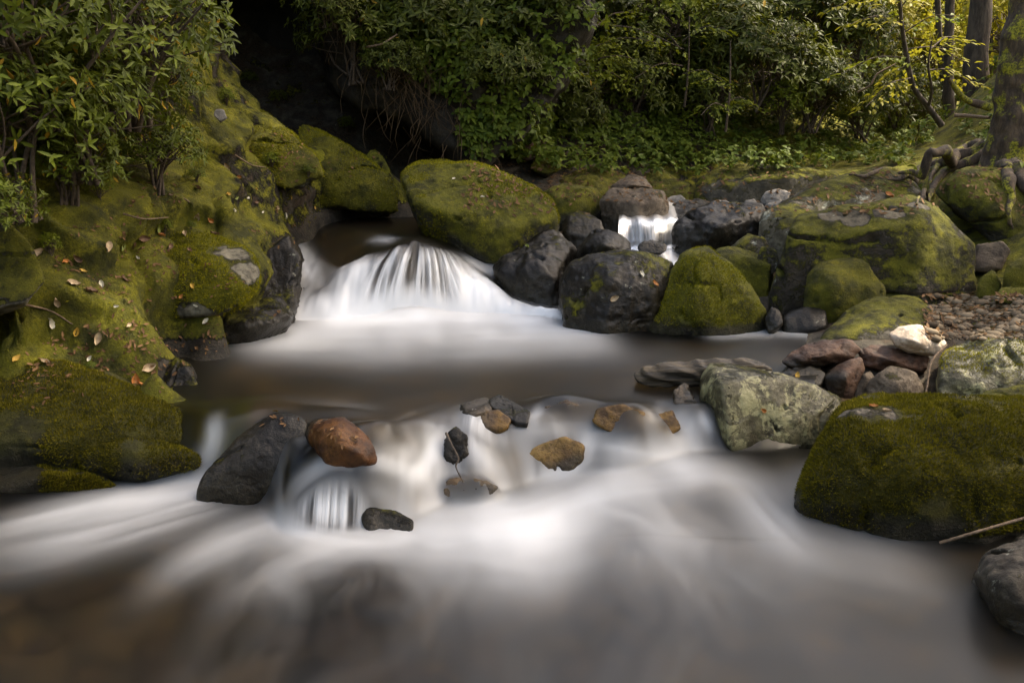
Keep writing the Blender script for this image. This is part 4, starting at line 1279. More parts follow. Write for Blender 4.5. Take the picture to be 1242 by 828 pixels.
SH = {
    "near": shrub_meshes("near",   .62, .55, .5, 470, .070, .019, "rhodo", 3, (5, 8), 70),
    "near2": shrub_meshes("near2", .55, .5, .42, 360, .072, .020, "rhodo", 4, (4, 8), 45),
    "far": shrub_meshes("far", .75, .6, .6, 420, .11, .030, "rhodo_far", 5, (5, 8), 10),
    "far2": shrub_meshes("far2", .9, .65, .5, 460, .10, .028, "rhodo_far", 6, (5, 8), 14),
    "far3": shrub_meshes("far3", .6, .55, .75, 400, .10, .028, "rhodo_far", 7, (5, 8), 6),
    "lime": shrub_meshes("lime", .7, .55, .6, 300, .075, .036, "lime", 8, (4, 6), 0),
    "sun": shrub_meshes("sun", .8, .6, .75, 360, .085, .040, "sun", 9, (4, 6), 24),
}


def shrub(kindk, label, loc, s=1.0, rz=0.0, tilt=(0, 0), name="rhododendron_shrub", cat="shrub", group=None, squash=1.0):
    o = bpy.data.objects.new(name, None)
    COL.objects.link(o)
    o.location = loc
    o.rotation_euler = (tilt[0], tilt[1], rz)
    o.scale = (s, s, s * squash)
    o.empty_display_size = .1
    tag(o, label, cat, group)
    fo, stm, ye = SH[kindk]
    link("foliage", fo, o)
    link("stem", stm, o)
    if ye:
        kk = link("yellowed_leaves", ye, o)
        kk["label"] = "yellowed hanging leaves"
    return o


# near bushes on the left bank (px, py of centre, depth)
for i, (lab, px, py, y, s, rz, kk) in enumerate([
    ("rhododendron at the left edge of the frame halfway up the bank", 10, 160, 4.9, .95, .4, "near"),
    ("rhododendron with yellow leaves in the top left corner", 40, 40, 5.0, 1.0, 1.9, "near"),
    ("rhododendron spilling down the bank nearest the mossy slope", 85, 195, 5.3, .6, 2.7, "near2"),
    ("rhododendron with dangling orange leaves at the top of the bank", 150, 50, 5.7, 1.05, 3.6, "near"),
    ("rhododendron in the middle of the left thicket", 95, 120, 5.3, .95, 4.4, "near2"),
    ("rhododendron at the right end of the left thicket beside the dark hollow", 190, 95, 6.2, .62, 5.1, "near2"),
    ("low rhododendron sprig reaching over the mossy bank", 185, 180, 6.0, .6, .9, "near2"),
    ("shaded rhododendron behind the top left corner", 80, -20, 6.3, 1.3, 2.2, "near"),
    ("small rhododendron at the left edge over the lichen-spotted rock", -20, 250, 4.5, .5, 2.0, "near2"),
]):
    c = pt(px, py, y=y)
    shrub(kk, lab, c - np.array([0, 0, .36 * s]), s, rz, name="rhododendron_shrub", group="rhododendrons on the left bank")

# thicket on the far slope
far = [
    ("dark rhododendron hanging over the black hollow", 425, 40, 9.2, .75, "far3"), ("rhododendron on the cliff above the hanging roots", 500, 30, 9.4, .85, "far"),
    ("rhododendron at the top of the cliff left of the pale thin trunk", 580, 20, 9.8, .95, "far2"), ("rhododendron at the foot of the cliff over the wedge boulder", 575, 130, 9.7, .55, "far3"),
    ("dark rhododendron behind the pale thin trunk", 660, 30, 11.8, 1.1, "far"), ("shaded rhododendron right of the cliff", 640, 90, 10.9, .75, "far2"),
    ("rhododendron at mid slope above the orange-brown stone", 690, 135, 11.0, .7, "far"), ("tall shaded rhododendron right of the pale thin trunk", 740, 10, 12.4, 1.2, "far2"),
    ("rhododendron at mid slope under the bright leafy sapling", 760, 110, 11.6, .9, "far3"), ("rhododendron on the slope above the pinkish stone", 800, 60, 12.2, 1.0, "far"),
    ("grey-green rhododendron at the top middle of the thicket", 850, 10, 12.8, 1.2, "far2"), ("grey-green rhododendron with pale leaves right of centre", 880, 60, 12.0, 1.0, "far"),
    ("big grey-green rhododendron overhanging the dark gap", 930, 70, 11.9, 1.05, "far2"), ("rhododendron low over the long mossy boulder", 860, 120, 11.8, .75, "far3"),
    ("rhododendron at the top of the thicket left of the sapling", 970, 20, 12.8, 1.2, "far"), ("rhododendron drooping over the dark gap behind the long boulder", 985, 105, 12.2, .9, "far2"),
    ("rhododendron behind the leaning sapling", 1040, 60, 13.0, 1.1, "far3"), ("rhododendron at the end of the dark gap", 1050, 130, 13.2, .85, "far"),
    ("high rhododendron in the dark part of the far slope", 620, -40, 12.2, 1.2, "far2"), ("high rhododendron at the top of the slope right of centre", 790, -40, 13.2, 1.3, "far3"),
    ("high rhododendron above the grey-green ones", 920, -50, 13.6, 1.4, "far"), ("rhododendron between the sapling and the dark trunks", 1090, 110, 14.5, 1.0, "far2"),
    ("rhododendron beside the far bend of the stream", 1110, 150, 15.5, .8, "far3"),
    ("dim rhododendron low on the far slope beside the cliff foot", 610, 150, 10.4, .5, "far"),
    ("rhododendron on the front of the cliff right of the hanging roots", 610, 70, 9.3, .6, "far2"), ("rhododendron on the right flank of the cliff", 655, 20, 9.5, .7, "far3"),
    ("rhododendron sprig on the cliff among the hanging roots", 470, 75, 9.0, .4, "far"), ("shaded rhododendron at the top left end of the cliff", 395, -10, 9.0, .5, "far2"),
]
for i, (lab, px, py, y, s, kk) in enumerate(far):
    c = pt(px, py, y=y)
    shrub(kk, lab, c - np.array([0, 0, .5 * s]), s, i * 2.4, ((i % 5 - 2) * .08, (i % 3 - 1) * .1), group="rhododendrons on the far slope")
lime = [
    ("lime green shrub on the slope right of the cliff", 545, 95, 9.5, .55, "lime"), ("bright green leafy shrub at mid slope under the rhododendrons", 720, 95, 11.2, .8, "lime"),
    ("bright green shrub at the top of the slope left of the grey-green rhododendrons", 810, 20, 11.8, .9, "lime"), ("bright green shrub low in front of the dark gap", 950, 125, 11.9, .6, "lime"),
    ("green shrub high behind the sapling", 1020, 0, 14.2, 1.2, "lime"), ("green shrub low beside the far bend", 1080, 165, 14.6, .6, "lime"),
    ("yellow-green shrub glowing behind the sapling at top right", 1070, 40, 15.5, 1.3, "sun"), ("yellow-green shrub left of the dark trunks", 1125, 80, 16.5, 1.2, "sun"),
    ("yellow-green shrub seen between the dark trunks", 1180, 60, 17.5, 1.3, "sun"), ("yellow-green shrub high at the top right", 1130, -10, 17.5, 1.5, "sun"),
    ("yellow-green shrub low between the trunks at the far bend", 1160, 120, 16.5, .9, "sun"), ("sunny shrub at the right edge behind the mossy tree", 1250, 60, 14.0, 1.4, "sun"),
    ("dull green shrub at the right edge beyond the mossy tree", 1230, 130, 12.5, .9, "lime"),
]
for i, (lab, px, py, y, s, kk) in enumerate(lime):
    c = pt(px, py, y=y)
    shrub(kk, lab, c - np.array([0, 0, .5 * s]), s, i * 1.7, name="leafy_shrub", group="light green shrubs on the far slope")

# wall of woods farther up the valley: one mass nobody could count
Fw = Acc()
rng = np.random.default_rng(21)
nW = 5200
px_ = rng.uniform(330, 1330, nW)
py_ = rng.uniform(-160, 150, nW)
yy_ = rng.uniform(13.5, 22, nW) + (px_ > 1000) * 3
Cw = np.array([pt(a, b, y=c) for a, b, c in zip(px_, py_, yy_)])
gw = ground(Cw[:, 0], Cw[:, 1], False)
okw = Cw[:, 2] > gw - .4
V, t, q = whorls(Cw[okw], rng.normal(size=(okw.sum(), 3)) * .5 + np.array([0, -.3, .8]), (5, 7), .17, .055, rng)
Fw.add(V, t, q)
kind(link("distant_foliage", Fw.mesh("distant_foliage", M["rhodo_far"])), "stuff")

# ground cover of low leafy herbs
Hb = Acc()
rng = np.random.default_rng(33)
ps, ax = [], []


def herb_zone(poly, n, hgt=.16):
    x0, x1 = min(p[0] for p in poly), max(p[0] for p in poly)
    y0, y1 = min(p[1] for p in poly), max(p[1] for p in poly)
    c = 0
    for _ in range(n * 6):
        if c >= n:
            break
        a, b = rng.uniform(x0, x1), rng.uniform(y0, y1)
        ins = False
        j = len(poly) - 1
        for i in range(len(poly)):
            xi, yi = poly[i]
            xj, yj = poly[j]
            if (yi > b) != (yj > b) and a < (xj - xi) * (b - yi) / (yj - yi) + xi:
                ins = not ins
            j = i
        if not ins:
            continue
        l, nn = hit(a, b)
        if l is None:
            continue
        c += 1
        ps.append(l + np.array([0, 0, rng.uniform(.02, hgt)]) + nn * rng.uniform(0, hgt * .6))
        ax.append(nn * .6 + np.array([0, -.15, .7]) + rng.normal(size=3) * .25)


herb_zone([(560, 150), (640, 140), (760, 150), (830, 180), (840, 205), (760, 205), (680, 180), (600, 195), (560, 190)], 520)
herb_zone([(780, 120), (880, 130), (960, 150), (1060, 160), (1060, 195), (950, 195), (850, 200), (790, 190)], 620)
herb_zone([(640, 60), (800, 70), (900, 110), (800, 140), (680, 140)], 420, .3)
herb_zone([(430, -10), (620, -10), (600, 90), (520, 120), (430, 70)], 260, .22)
herb_zone([(560, 185), (700, 190), (830, 200), (1000, 186), (1090, 180), (1110, 200), (850, 214), (760, 216), (640, 205)], 420, .12)
herb_zone([(600, -5), (1060, -5), (1060, 150), (900, 150), (620, 150)], 900, .35)
herb_zone([(430, 60), (520, 110), (600, 170), (640, 120), (600, 30), (500, 20)], 330, .2)
herb_zone([(1060, 120), (1140, 150), (1130, 185), (1070, 190)], 120)
herb_zone([(1150, 150), (1242, 150), (1242, 205), (1200, 200)], 70, .1)
for _ in range(1500):
    a_, b_ = rng.uniform(2.9, 8.5), rng.uniform(1.2, 13)
    l, nn = down(a_, b_)
    if l is None or l[2] < .3 or l[2] > 5 or nn[2] < .3 or (a_ < 3.6 and b_ < 8) or fbm(np.array([[a_ * .9, b_ * .9, 3.0]]), 2)[0] < -.1:
        continue
    ps.append(l + np.array([0, 0, rng.uniform(.02, .2)]))
    ax.append(nn + rng.normal(size=3) * .3)
V, t, q = whorls(ps, ax, (4, 6), .072, .040, rng, .25, .3)
Hb.add(V, t, q)
kind(link("ground_cover", Hb.mesh("ground_cover", M["herb"])), "stuff")

# small sprigs on the left bank
for i, (lab, px, py, s) in enumerate([
    ("little green sprig on the ridge of the bank left of the black hollow", 338, 120, .16), ("little leafy sprig at the lip of the black hollow", 302, 95, .2),
    ("small fern-like sprig below the black hollow", 420, 152, .16), ("small green seedling on the mossy rib", 375, 205, .12), ("small green seedling at the foot of the mossy rib", 330, 195, .12),
    ("green sprig at the left edge above the mossy slope", 8, 235, .22), ("green seedling on the bank under the left thicket", 200, 275, .09), ("sprig on the moss between the thicket and the rounded ledge", 238, 212, .13),
    ("low sprig beside the lichen-spotted rock at the left edge", 62, 300, .11), ("small sprig on top of the rounded mossy ledge", 232, 270, .07), ("sprig under the lowest leaves of the left thicket", 120, 232, .14),
    ("tiny sprig on the big cracked rock near the water", 110, 440, .06), ("sprig at the top of the steep mossy rib", 275, 120, .14)]):
    l, nn = hit(px, py + 8)
    if l is not None:
        shrub("lime" if i % 2 == 0 else "near2", lab, l, s, i, name="sprig", cat="plant", group="sprigs on the left bank")

# ------------------------------------------------------------------ trees
def tree_obj(name, label, cat, base, group=None):
    o = bpy.data.objects.new(name, None)
    COL.objects.link(o)
    o.location = base
    tag(o, label, cat, group)
    return o


def add_tube(parent, name, pts_, r0, r1, mat, n=14, seg=30, wob=.15, flare=0.0):
    base = np.array(parent.location)
    P = spline(pts_, seg) - base
    t = np.linspace(0, 1, seg)
    r = r0 + (r1 - r0) * t + flare * np.exp(-t * 14)
    V, q = tube(P, r, n, wob, r0 * 100)
    return link(name, mesh_np(name, V, [q], M[mat]), parent)


# big mossy tree at the right edge, plus an unseen leaf screen added to shade the stream
SUN = np.array([0.72, 0.22, 1.0])
SUN /= np.linalg.norm(SUN)
b = pt(1208, 200, y=8.3)
T0 = tree_obj("mossy_tree", "thick mossy tree trunk with gnarled roots at the right edge of the frame", "tree", b)
tr = [b + np.array([0.08, 0, -.25]), b + np.array([.10, 0, .1]), pt(1230, 120, y=8.3), pt(1238, 60, y=8.3), pt(1246, 0, y=8.35), pt(1250, -120, y=8.4), pt(1260, -420, y=8.6), pt(1262, -900, y=9)]
add_tube(T0, "trunk", tr, .17, .12, "mossbark", 72, 420, .6, .14)
for pl, r in [([(1206, 178), (1180, 190), (1150, 200), (1120, 208), (1098, 216), (1076, 222)], .085), ([(1202, 184), (1170, 184), (1140, 188), (1112, 192), (1090, 200)], .075),
              ([(1212, 190), (1222, 215), (1226, 240), (1222, 262), (1228, 280)], .06), ([(1220, 190), (1236, 214), (1246, 240), (1262, 262)], .07),
              ([(1200, 190), (1165, 204), (1140, 216), (1122, 236), (1112, 252)], .06), ([(1196, 188), (1150, 196), (1130, 214), (1128, 232)], .05), ([(1190, 186), (1130, 200), (1060, 210), (1030, 214)], .045)]:
    P = []
    for i, (a, c_) in enumerate(pl):
        l, nn = hit(a, c_)
        if l is None or l[1] > 10 or l[1] < 6:
            l = pt(a, c_, y=8.1)
        P.append(l + np.array([0, 0, r * (.35 if i else .9)]))
    P = spline(P, 24)
    l_ = [down(p[0], p[1], p[2] + .5)[0] for p in P]
    P = np.array([p if q_ is None or abs(q_[2] - p[2]) > .3 else np.array([p[0], p[1], .35 * p[2] + .65 * (q_[2] + r * .3)]) for p, q_ in zip(P, l_)])
    P += .012 * np.c_[fbm(P * 5, 2), fbm(P * 5 + 9, 2), fbm(P * 5 + 5, 2)]
    add_tube(T0, "root", P, r, r * .1, "mossbark", 14, 60, .5)
for pl, r in [([(1200, 130), (1170, 120), (1150, 95)], .035)]:
    add_tube(T0, "limb", [pt(a, c_, y=8.3 - .1 * i) for i, (a, c_) in enumerate(pl)], r, r * .4, "mossbark", 10, 20, .3)
# leaf screen out of view, added to keep direct sun off the stream
rng = np.random.default_rng(55)
nC = 15000
Cc = np.c_[rng.uniform(-4.2, 4.6, nC), rng.uniform(1.4, 15, nC), rng.uniform(0, 2.5, nC)] + (SUN / SUN[2]) * rng.uniform(11.0, 13.5, nC)[:, None]
keep = np.ones(nC, bool)
den = fbm(Cc * .55 + 2, 3)
keep &= den > -0.42 + .34 * smooth((Cc[:, 1] - SUN[1] / SUN[2] * Cc[:, 2] - 8.5) / 2.0)
sun_gaps = [(pt(1112, 410, y=5.25), .20), (pt(1090, 498, y=3.95), .17), (pt(1140, 250, y=6.8), .30), (pt(1120, 205, y=8.3), .35), (pt(1180, 200, y=8.2), .25),
        (pt(1060, 90, y=14), .6), (pt(1100, 60, y=15), .7), (pt(1150, 40, y=16), .8), (pt(1225, 40, y=8.3), .25), (pt(760, 60, y=11.5), .3), (pt(900, 40, y=12), .4),
        (pt(1100, 50, y=10.4), 1.0), (pt(1050, 100, y=10.5), .7), (pt(1160, 70, y=10.5), .6), (pt(1000, 30, y=12), .6), (pt(600, 205, y=8), .18), (pt(1060, 370, y=5.7), .12), (pt(1200, 420, y=5.0), .2), (pt(110, 330, y=5.0), .14), (pt(160, 390, y=5.0), .12), (pt(60, 60, y=5), .2),
        (pt(330, 170, y=8), .2), (pt(1000, 235, y=7.8), .25)]
for g, r in sun_gaps:  # holes cut along the sun direction so sun patches land on chosen spots
    w_ = Cc - g
    al = w_ @ SUN
    dist = np.linalg.norm(w_ - al[:, None] * SUN, axis=1)
    keep &= ~((dist < r * .7 + .17) & (al > 0))
Cc = Cc[keep]
dv = rng.normal(size=(len(Cc), 3)) * np.array([1, 1, .3])
V, t, q = leaves(Cc, dv, np.array([0, 0, 1.0]) + rng.normal(size=(len(Cc), 3)) * .35, rng.uniform(.3, .5, len(Cc)), rng.uniform(.18, .3, len(Cc)), .1, .15)
link("added_sun_screen", mesh_np("added_sun_screen", V - b, [t, q], M["added_canopy"]), T0)
for i in range(7):  # limbs added to tie the unseen leaf screen to the trunk
    e = Cc[rng.integers(len(Cc))]
    s0 = pt(1260, -500, y=8.65)
    add_tube(T0, "limb", [s0, (s0 + e) / 2 + np.array([0, 0, .5]), e], .09, .02, "bark", 8, 16, .1)

for nm, lab, pl, y, r0, r1, m in [
    ("tree", "dark straight trunk left of the mossy tree", [(1186, 165), (1184, 80), (1190, 0), (1196, -160)], 12.5, .15, .12, "bark"),
    ("tree", "slim dark trunk left of the dark straight trunk", [(1152, 160), (1150, 80), (1152, 0), (1156, -160)], 13.5, .07, .055, "bark"),
    ("tree", "thin reddish trunk leaning near the far bend", [(1150, 140), (1144, 95), (1140, 60), (1134, -80)], 14.5, .05, .04, "bark"),
    ("tree", "pale thin trunk on the far slope left of centre", [(676, 118), (682, 70), (690, 20), (698, -100)], 11.4, .062, .05, "greenbark"),
    ("tree", "slender pale trunk just right of the pale thin trunk", [(700, 90), (712, 50), (720, 0), (726, -100)], 11.8, .028, .022, "greenbark"),
    ("tree", "slim trunk half hidden right of the slender pale trunk", [(742, 70), (744, 30), (748, -20), (750, -100)], 12.6, .03, .025, "bark"),
    ("tree", "faint trunk at top right above the sapling", [(1102, 60), (1098, 20), (1092, -80)], 17, .10, .08, "bark"),
    ("tree", "dark trunk between the mossy tree and the dark straight trunk", [(1206, 150), (1208, 60), (1212, -120)], 15.5, .10, .08, "bark"),
]:
    P = [pt(a, c_, y=y) for a, c_ in pl]
    o = tree_obj(nm, lab, "tree", P[0], "trunks in the wood")
    add_tube(o, "trunk", P, r0, r1, m, 14, 40, .15, r0 * .4)


def spray(parent, start, end, nleaf, L, mat, rng, wdt=.22, name="foliage"):
    """flat layered spray of leaves along a drooping twig"""
    A_ = Acc()
    base = np.array(parent.location)
    mid = (start + end) / 2 + np.array([0, 0, .08])
    P = spline([start, mid, end], 12) - base
    V, q = tube(P, np.linspace(.008, .003, 12), 5)
    link("twig", mesh_np("twig", V, [q], M["stem"]), parent)
    i = rng.integers(2, 12, nleaf)
    ax_ = (end - start) / np.linalg.norm(end - start)
    sd = np.cross(ax_, [0, 0, 1.0])
    sgn = rng.choice([-1, 1], nleaf)
    o_ = rng.uniform(0, 1, nleaf) ** .8 * wdt
    pos = P[i] + (sd * (sgn * o_)[:, None]) + np.c_[np.zeros((nleaf, 2)), rng.normal(size=nleaf) * .012 - o_ * .25]
    dv = sd * sgn[:, None] + ax_ * .7 + rng.normal(size=(nleaf, 3)) * .25 + np.array([0, 0, -.15])
    V, t, q = leaves(pos, dv, np.array([0, 0, 1.0]) + rng.normal(size=(nleaf, 3)) * .25, L * rng.uniform(.7, 1.2, nleaf), L * .5 * rng.uniform(.8, 1.2, nleaf), .12, .2)
    A_.add(V, t, q)
    link(name, A_.mesh(name, M[mat]), parent)


rng = np.random.default_rng(70)
# the leaning sapling at the right with yellowing leaves
sb = pt(1142, 152, y=10.8)
S1 = tree_obj("sapling", "leaning sapling with yellow-green leaf sprays at top right", "sapling", sb)
add_tube(S1, "trunk", [sb, pt(1126, 130, y=10.7), pt(1108, 105, y=10.6), pt(1098, 60, y=10.5), pt(1092, 10, y=10.4), pt(1088, -60, y=10.4)], .035, .015, "bark", 10, 40, .15)
add_tube(S1, "branch", [pt(1126, 130, y=10.7), pt(1130, 110, y=10.5), pt(1126, 80, y=10.3), pt(1130, 50, y=10.2)], .018, .008, "bark", 8, 20, .15)
for a in [(1100, 70, 1020, 90), (1098, 60, 1170, 75), (1095, 30, 1030, 30), (1096, 40, 1165, 20), (1104, 95, 1050, 130), (1126, 85, 1180, 105), (1092, 10, 1050, -10), (1092, 10, 1130, -15), (1128, 60, 1165, 50), (1100, 80, 1075, 115), (1090, 0, 1010, 10)]:
    spray(S1, pt(a[0], a[1], y=10.5), pt(a[2], a[3], y=10.5 + rng.uniform(-.7, .5)), 60, .075, "sun" if rng.random() < .65 else "lime", rng)
# layered bright sprays on the far slope
for lab, bx, by, yy, L in [
    ("bright green sapling with flat layered sprays on the far slope", 706, 120, 10.9, [(712, 60, 800, 52), (712, 75, 790, 80), (708, 90, 760, 100), (714, 40, 770, 15), (712, 50, 660, 45), (714, 30, 830, 60)]),
    ("pale leafy sapling high on the cliff left of the pale thin trunk", 640, 110, 10.2, [(640, 60, 610, 40), (640, 50, 690, 30), (642, 30, 600, 10), (640, 80, 690, 85)]),
    ("young beech with layered leaves above the pinkish stone", 830, 130, 11.3, [(828, 80, 770, 95), (828, 90, 880, 100), (826, 60, 790, 40), (828, 50, 880, 35)]),
    ("small green sapling low on the slope over the undergrowth", 880, 160, 11.0, [(880, 130, 850, 140), (880, 125, 915, 130), (878, 110, 850, 100)])]:
    sb = pt(bx, by, y=yy)
    S2 = tree_obj("sapling", lab, "sapling", sb, "bright saplings on the far slope")
    add_tube(S2, "trunk", [sb, pt(bx + 5, by - 50, y=yy), pt(bx + 6, by - 110, y=yy)], .015, .006, "stem", 6, 14, .1)
    for a in L:
        spray(S2, pt(a[0], a[1], y=yy), pt(a[2], a[3], y=yy + rng.uniform(-.5, .3)), 70, .06, "lime", rng, .25)

# hanging roots and dead stems on the overhang
rng = np.random.default_rng(81)
Rt = Acc()
for _ in range(170):
    t = rng.random()
    px, py = 430 + 130 * t + rng.normal() * 22, 40 + 110 * t + rng.normal() * 26
    l, nn = hit(px, py)
    if l is None or l[1] > 10.6:
        continue
    l = l + nn * .02
    ln = rng.uniform(.12, .4)
    e = l + nn * rng.uniform(.0, .22) + np.array([rng.normal() * .16, -.02, -ln])
    P = spline([l, (l + e) / 2 + nn * .08 + rng.normal(size=3) * .02, e], 6)
    V, q = tube(P, np.linspace(.0045, .0015, 6), 3)
    Rt.add(V, q)
kind(link("hanging_roots", Rt.mesh("hanging_roots", M["root"])), "stuff")

# ------------------------------------------------------------------ driftwood, twigs, fallen leaves, gravel
def stick(label, pl, r0, r1, mat="twig", name="twig"):
    Pp = spline(pl, 20)
    Vv, qq = tube(Pp, np.linspace(r0, r1, 20), 6, .2)
    return tag(link(name, mesh_np(name, Vv - Pp[0], [qq], M[mat]), loc=Pp[0]), label, "twig")


stick("dark forked twig hanging over the tall brown cascade stone", [pt(541, 525, y=4.1), pt(548, 540, y=4.02), pt(556, 556, y=3.98), pt(553, 566, y=3.97), pt(562, 585, y=3.96)], .006, .003, "bark")
stick("thin reddish twig propped between the white stone and the yellow mossy boulder", [pt(1148, 418, y=5.0), pt(1130, 438, y=4.9), pt(1124, 470, y=4.8), pt(1118, 494, y=4.75)], .006, .004)
stick("long thin stick in the water under the big dark mossy boulder", [pt(1140, 658, y=3.55), pt(1180, 646, y=3.5), pt(1242, 628, y=3.5), pt(1300, 612, y=3.5)], .007, .005)
stick("pale curved twig in front of the far thicket", [pt(1040, 112, y=11.0), pt(1055, 104, y=10.9), pt(1064, 90, y=10.9), pt(1086, 78, y=10.9)], .012, .008)
stick("pale fallen branch beside the mossy tree", [pt(1158, 140, y=9.3), pt(1178, 141, y=9.2), pt(1200, 143, y=9.0)], .02, .015)
for lab, pl in [("thin dead twig on the moss under the left thicket", [(150, 262), (175, 268), (205, 266)]), ("crooked brown twig on the bank above the rounded ledge", [(205, 238), (228, 246), (240, 262), (262, 266)]),
                ("short dead stick on the moss above the big cracked rock", [(30, 372), (62, 380), (88, 396)]), ("pale peeled twig on the ridge of the left bank", [(285, 190), (305, 202), (322, 205)])]:
    P = [hit(a, c_)[0] for a, c_ in pl]
    stick(lab, [p + np.array([0, 0, .012]) for p in P], .006, .003)
stick("bare brown branch sticking out of the cliff top", [pt(440, 58, y=9.0), pt(462, 54, y=8.9), pt(482, 42, y=8.9)], .012, .006)

LEAFV = {}


def leaf_mesh(key, mat, L, W, seed):
    rng_ = np.random.default_rng(seed)
    n = 7
    t = np.linspace(0, 1, n)
    wd = W * np.sin(np.pi * np.clip(t, .02, .98) ** .8) ** .75 * .5
    Vv = []
    curl = rng_.uniform(.1, .5)
    for i in range(n):
        for s in (-1, -.5, 0, .5, 1):
            Vv.append((wd[i] * s, (t[i] - .5) * L, abs(s) ** 1.5 * W * curl + .25 * L * (t[i] - .4) ** 2 + .004 * rng_.normal()))
    return mesh_np(key, np.array(Vv), [grid_faces(n, 5)], M[mat])


def place_leaf(px, py, colr, size, label, group, i):
    l, nn = hit(px, py)
    if l is None:
        return
    key = (colr, i % 4)
    if key not in LEAFV:
        LEAFV[key] = leaf_mesh("fallen_leaf", "leaf_" + colr, .075, .042, i % 4 + 40)
    o = link("fallen_leaf", LEAFV[key], loc=l + nn * .004)
    o.rotation_mode = "QUATERNION"
    o.rotation_quaternion = Vector(nn).to_track_quat("Z", "Y") @ Matrix.Rotation(i * 2.39, 3, "Z").to_quaternion()
    o.scale = (size * .72,) * 3
    tag(o, label, "leaf", group)


spots = {
    "pale": [(250, 390, .8), (141, 371, .5), (168, 313, .5), (123, 345, .8), (109, 435, .6), (300, 240, .6), (283, 255, .7), (60, 392, 1.1), (345, 262, .9), (318, 258, .5), (238, 370, .5)],
    "yellow": [(234, 348, .8), (93, 402, .9), (381, 253, .7), (276, 236, .8), (230, 132, .9), (352, 240, .6), (20, 436, .9), (310, 230, .6), (100, 330, .7)],
    "orange": [(165, 462, 1.3), (170, 468, .9), (78, 318, .8), (255, 266, .9), (196, 287, .8), (220, 360, .6), (290, 215, .8)],
    "tan": [(88, 345, 1.2), (70, 365, 1.0), (130, 300, 1.2), (180, 446, 1.4), (55, 440, .9), (225, 285, .9), (240, 262, 1.1), (155, 395, .7), (335, 252, 1.0), (276, 203, 1.2), (120, 410, 1.2), (45, 308, 1.3)],
    "brown": [(60, 300, 1.0), (110, 355, 1.1), (150, 340, .9), (205, 300, 1.0), (175, 290, 1.2), (95, 312, 1.0), (230, 305, .8), (260, 285, 1.0), (310, 245, .8), (240, 230, 1.0)],
    "green": [(190, 277, 1.0), (148, 300, .8), (285, 240, .9)],
}
where = {"pale": "cream fallen leaf on the moss of the left bank", "yellow": "yellow fallen leaf on the moss of the left bank", "orange": "orange fallen leaf on the moss of the left bank",
         "tan": "tan fallen leaf on the moss of the left bank", "brown": "dark brown fallen leaf on the moss of the left bank", "green": "green fallen leaf on the moss of the left bank"}
i = 0
for cl, L in spots.items():
    for px, py, s in L:
        i += 1
        place_leaf(px, py, cl, s, where[cl], cl + " leaves fallen on the left bank", i)
for px, py, cl, s, lab in [
    (925, 497, "orange", .6, "orange leaf stuck on the lichen-blotched rock"), (827, 432, "orange", .8, "orange leaf standing on the driftwood log"), (966, 456, "yellow", .8, "yellow leaf on the black wet stone at the stone pile"),
    (1060, 494, "orange", .7, "orange leaf on the flat top of the big dark mossy boulder"), (1075, 500, "tan", .7, "tan leaf on the flat top of the big dark mossy boulder"),
    (794, 345, "orange", .9, "pinkish orange leaf on the wide dark wet block"), (778, 334, "pale", 1.0, "pale leaf on the wide dark wet block"), (745, 362, "tan", 1.1, "tan leaf low on the wide dark wet block"),
    (640, 300, "green", .9, "yellowish green leaf on the dark wet slab"), (1078, 238, "orange", 1.4, "rusty leaf on the pale lichen slab"), (1130, 205, "pale", 1.5, "bleached leaf by the mossy roots"), (550, 218, "pale", .7, "white leaf on the large wedge-shaped boulder"),
    (585, 240, "pale", .6, "tiny white leaf low on the large wedge-shaped boulder")]:
    i += 1
    place_leaf(px, py, cl, s, lab, None, i)

# real moss: short tufts grown out of the moss cushions
def moss_tufts(V, T, n, rng, cond, hgt=.012, nmin=-.7):
    A_, B_, C_ = V[T[:, 0]], V[T[:, 1]], V[T[:, 2]]
    nr = np.cross(B_ - A_, C_ - A_)
    ar = np.linalg.norm(nr, axis=1)
    nr = nr / (ar[:, None] + 1e-12)
    ctr = (A_ + B_ + C_) / 3
    view = ctr - np.array([0, 0, H])
    den = fbm(ctr * 3.1 + 3, 4)
    wgt = ar * ((nr * view).sum(1) < 0.25 * np.linalg.norm(view, axis=1)) * (nr[:, 2] > nmin) * smooth((den + .28) / .3) * cond(ctr)
    if wgt.sum() <= 0:
        return None
    i = rng.choice(len(T), n, p=wgt / wgt.sum())
    a, b = rng.random((2, n, 1))
    fl = a + b > 1
    a, b = np.where(fl, 1 - a, a), np.where(fl, 1 - b, b)
    p = A_[i] + a * (B_[i] - A_[i]) + b * (C_[i] - A_[i])
    d = nr[i] + rng.normal(size=(n, 3)) * .55 + np.array([0, 0, .25])
    d /= np.linalg.norm(d, axis=1)[:, None]
    sd_ = np.cross(d, rng.normal(size=(n, 3)))
    sd_ /= np.linalg.norm(sd_, axis=1)[:, None]
    h = hgt * rng.uniform(.5, 1.4, n)[:, None]
    VV = np.stack([p - sd_ * h * .22 - nr[i] * .002, p + sd_ * h * .22 - nr[i] * .002, p + d * h], 1).reshape(-1, 3)
    return VV, np.arange(3 * n).reshape(n, 3)


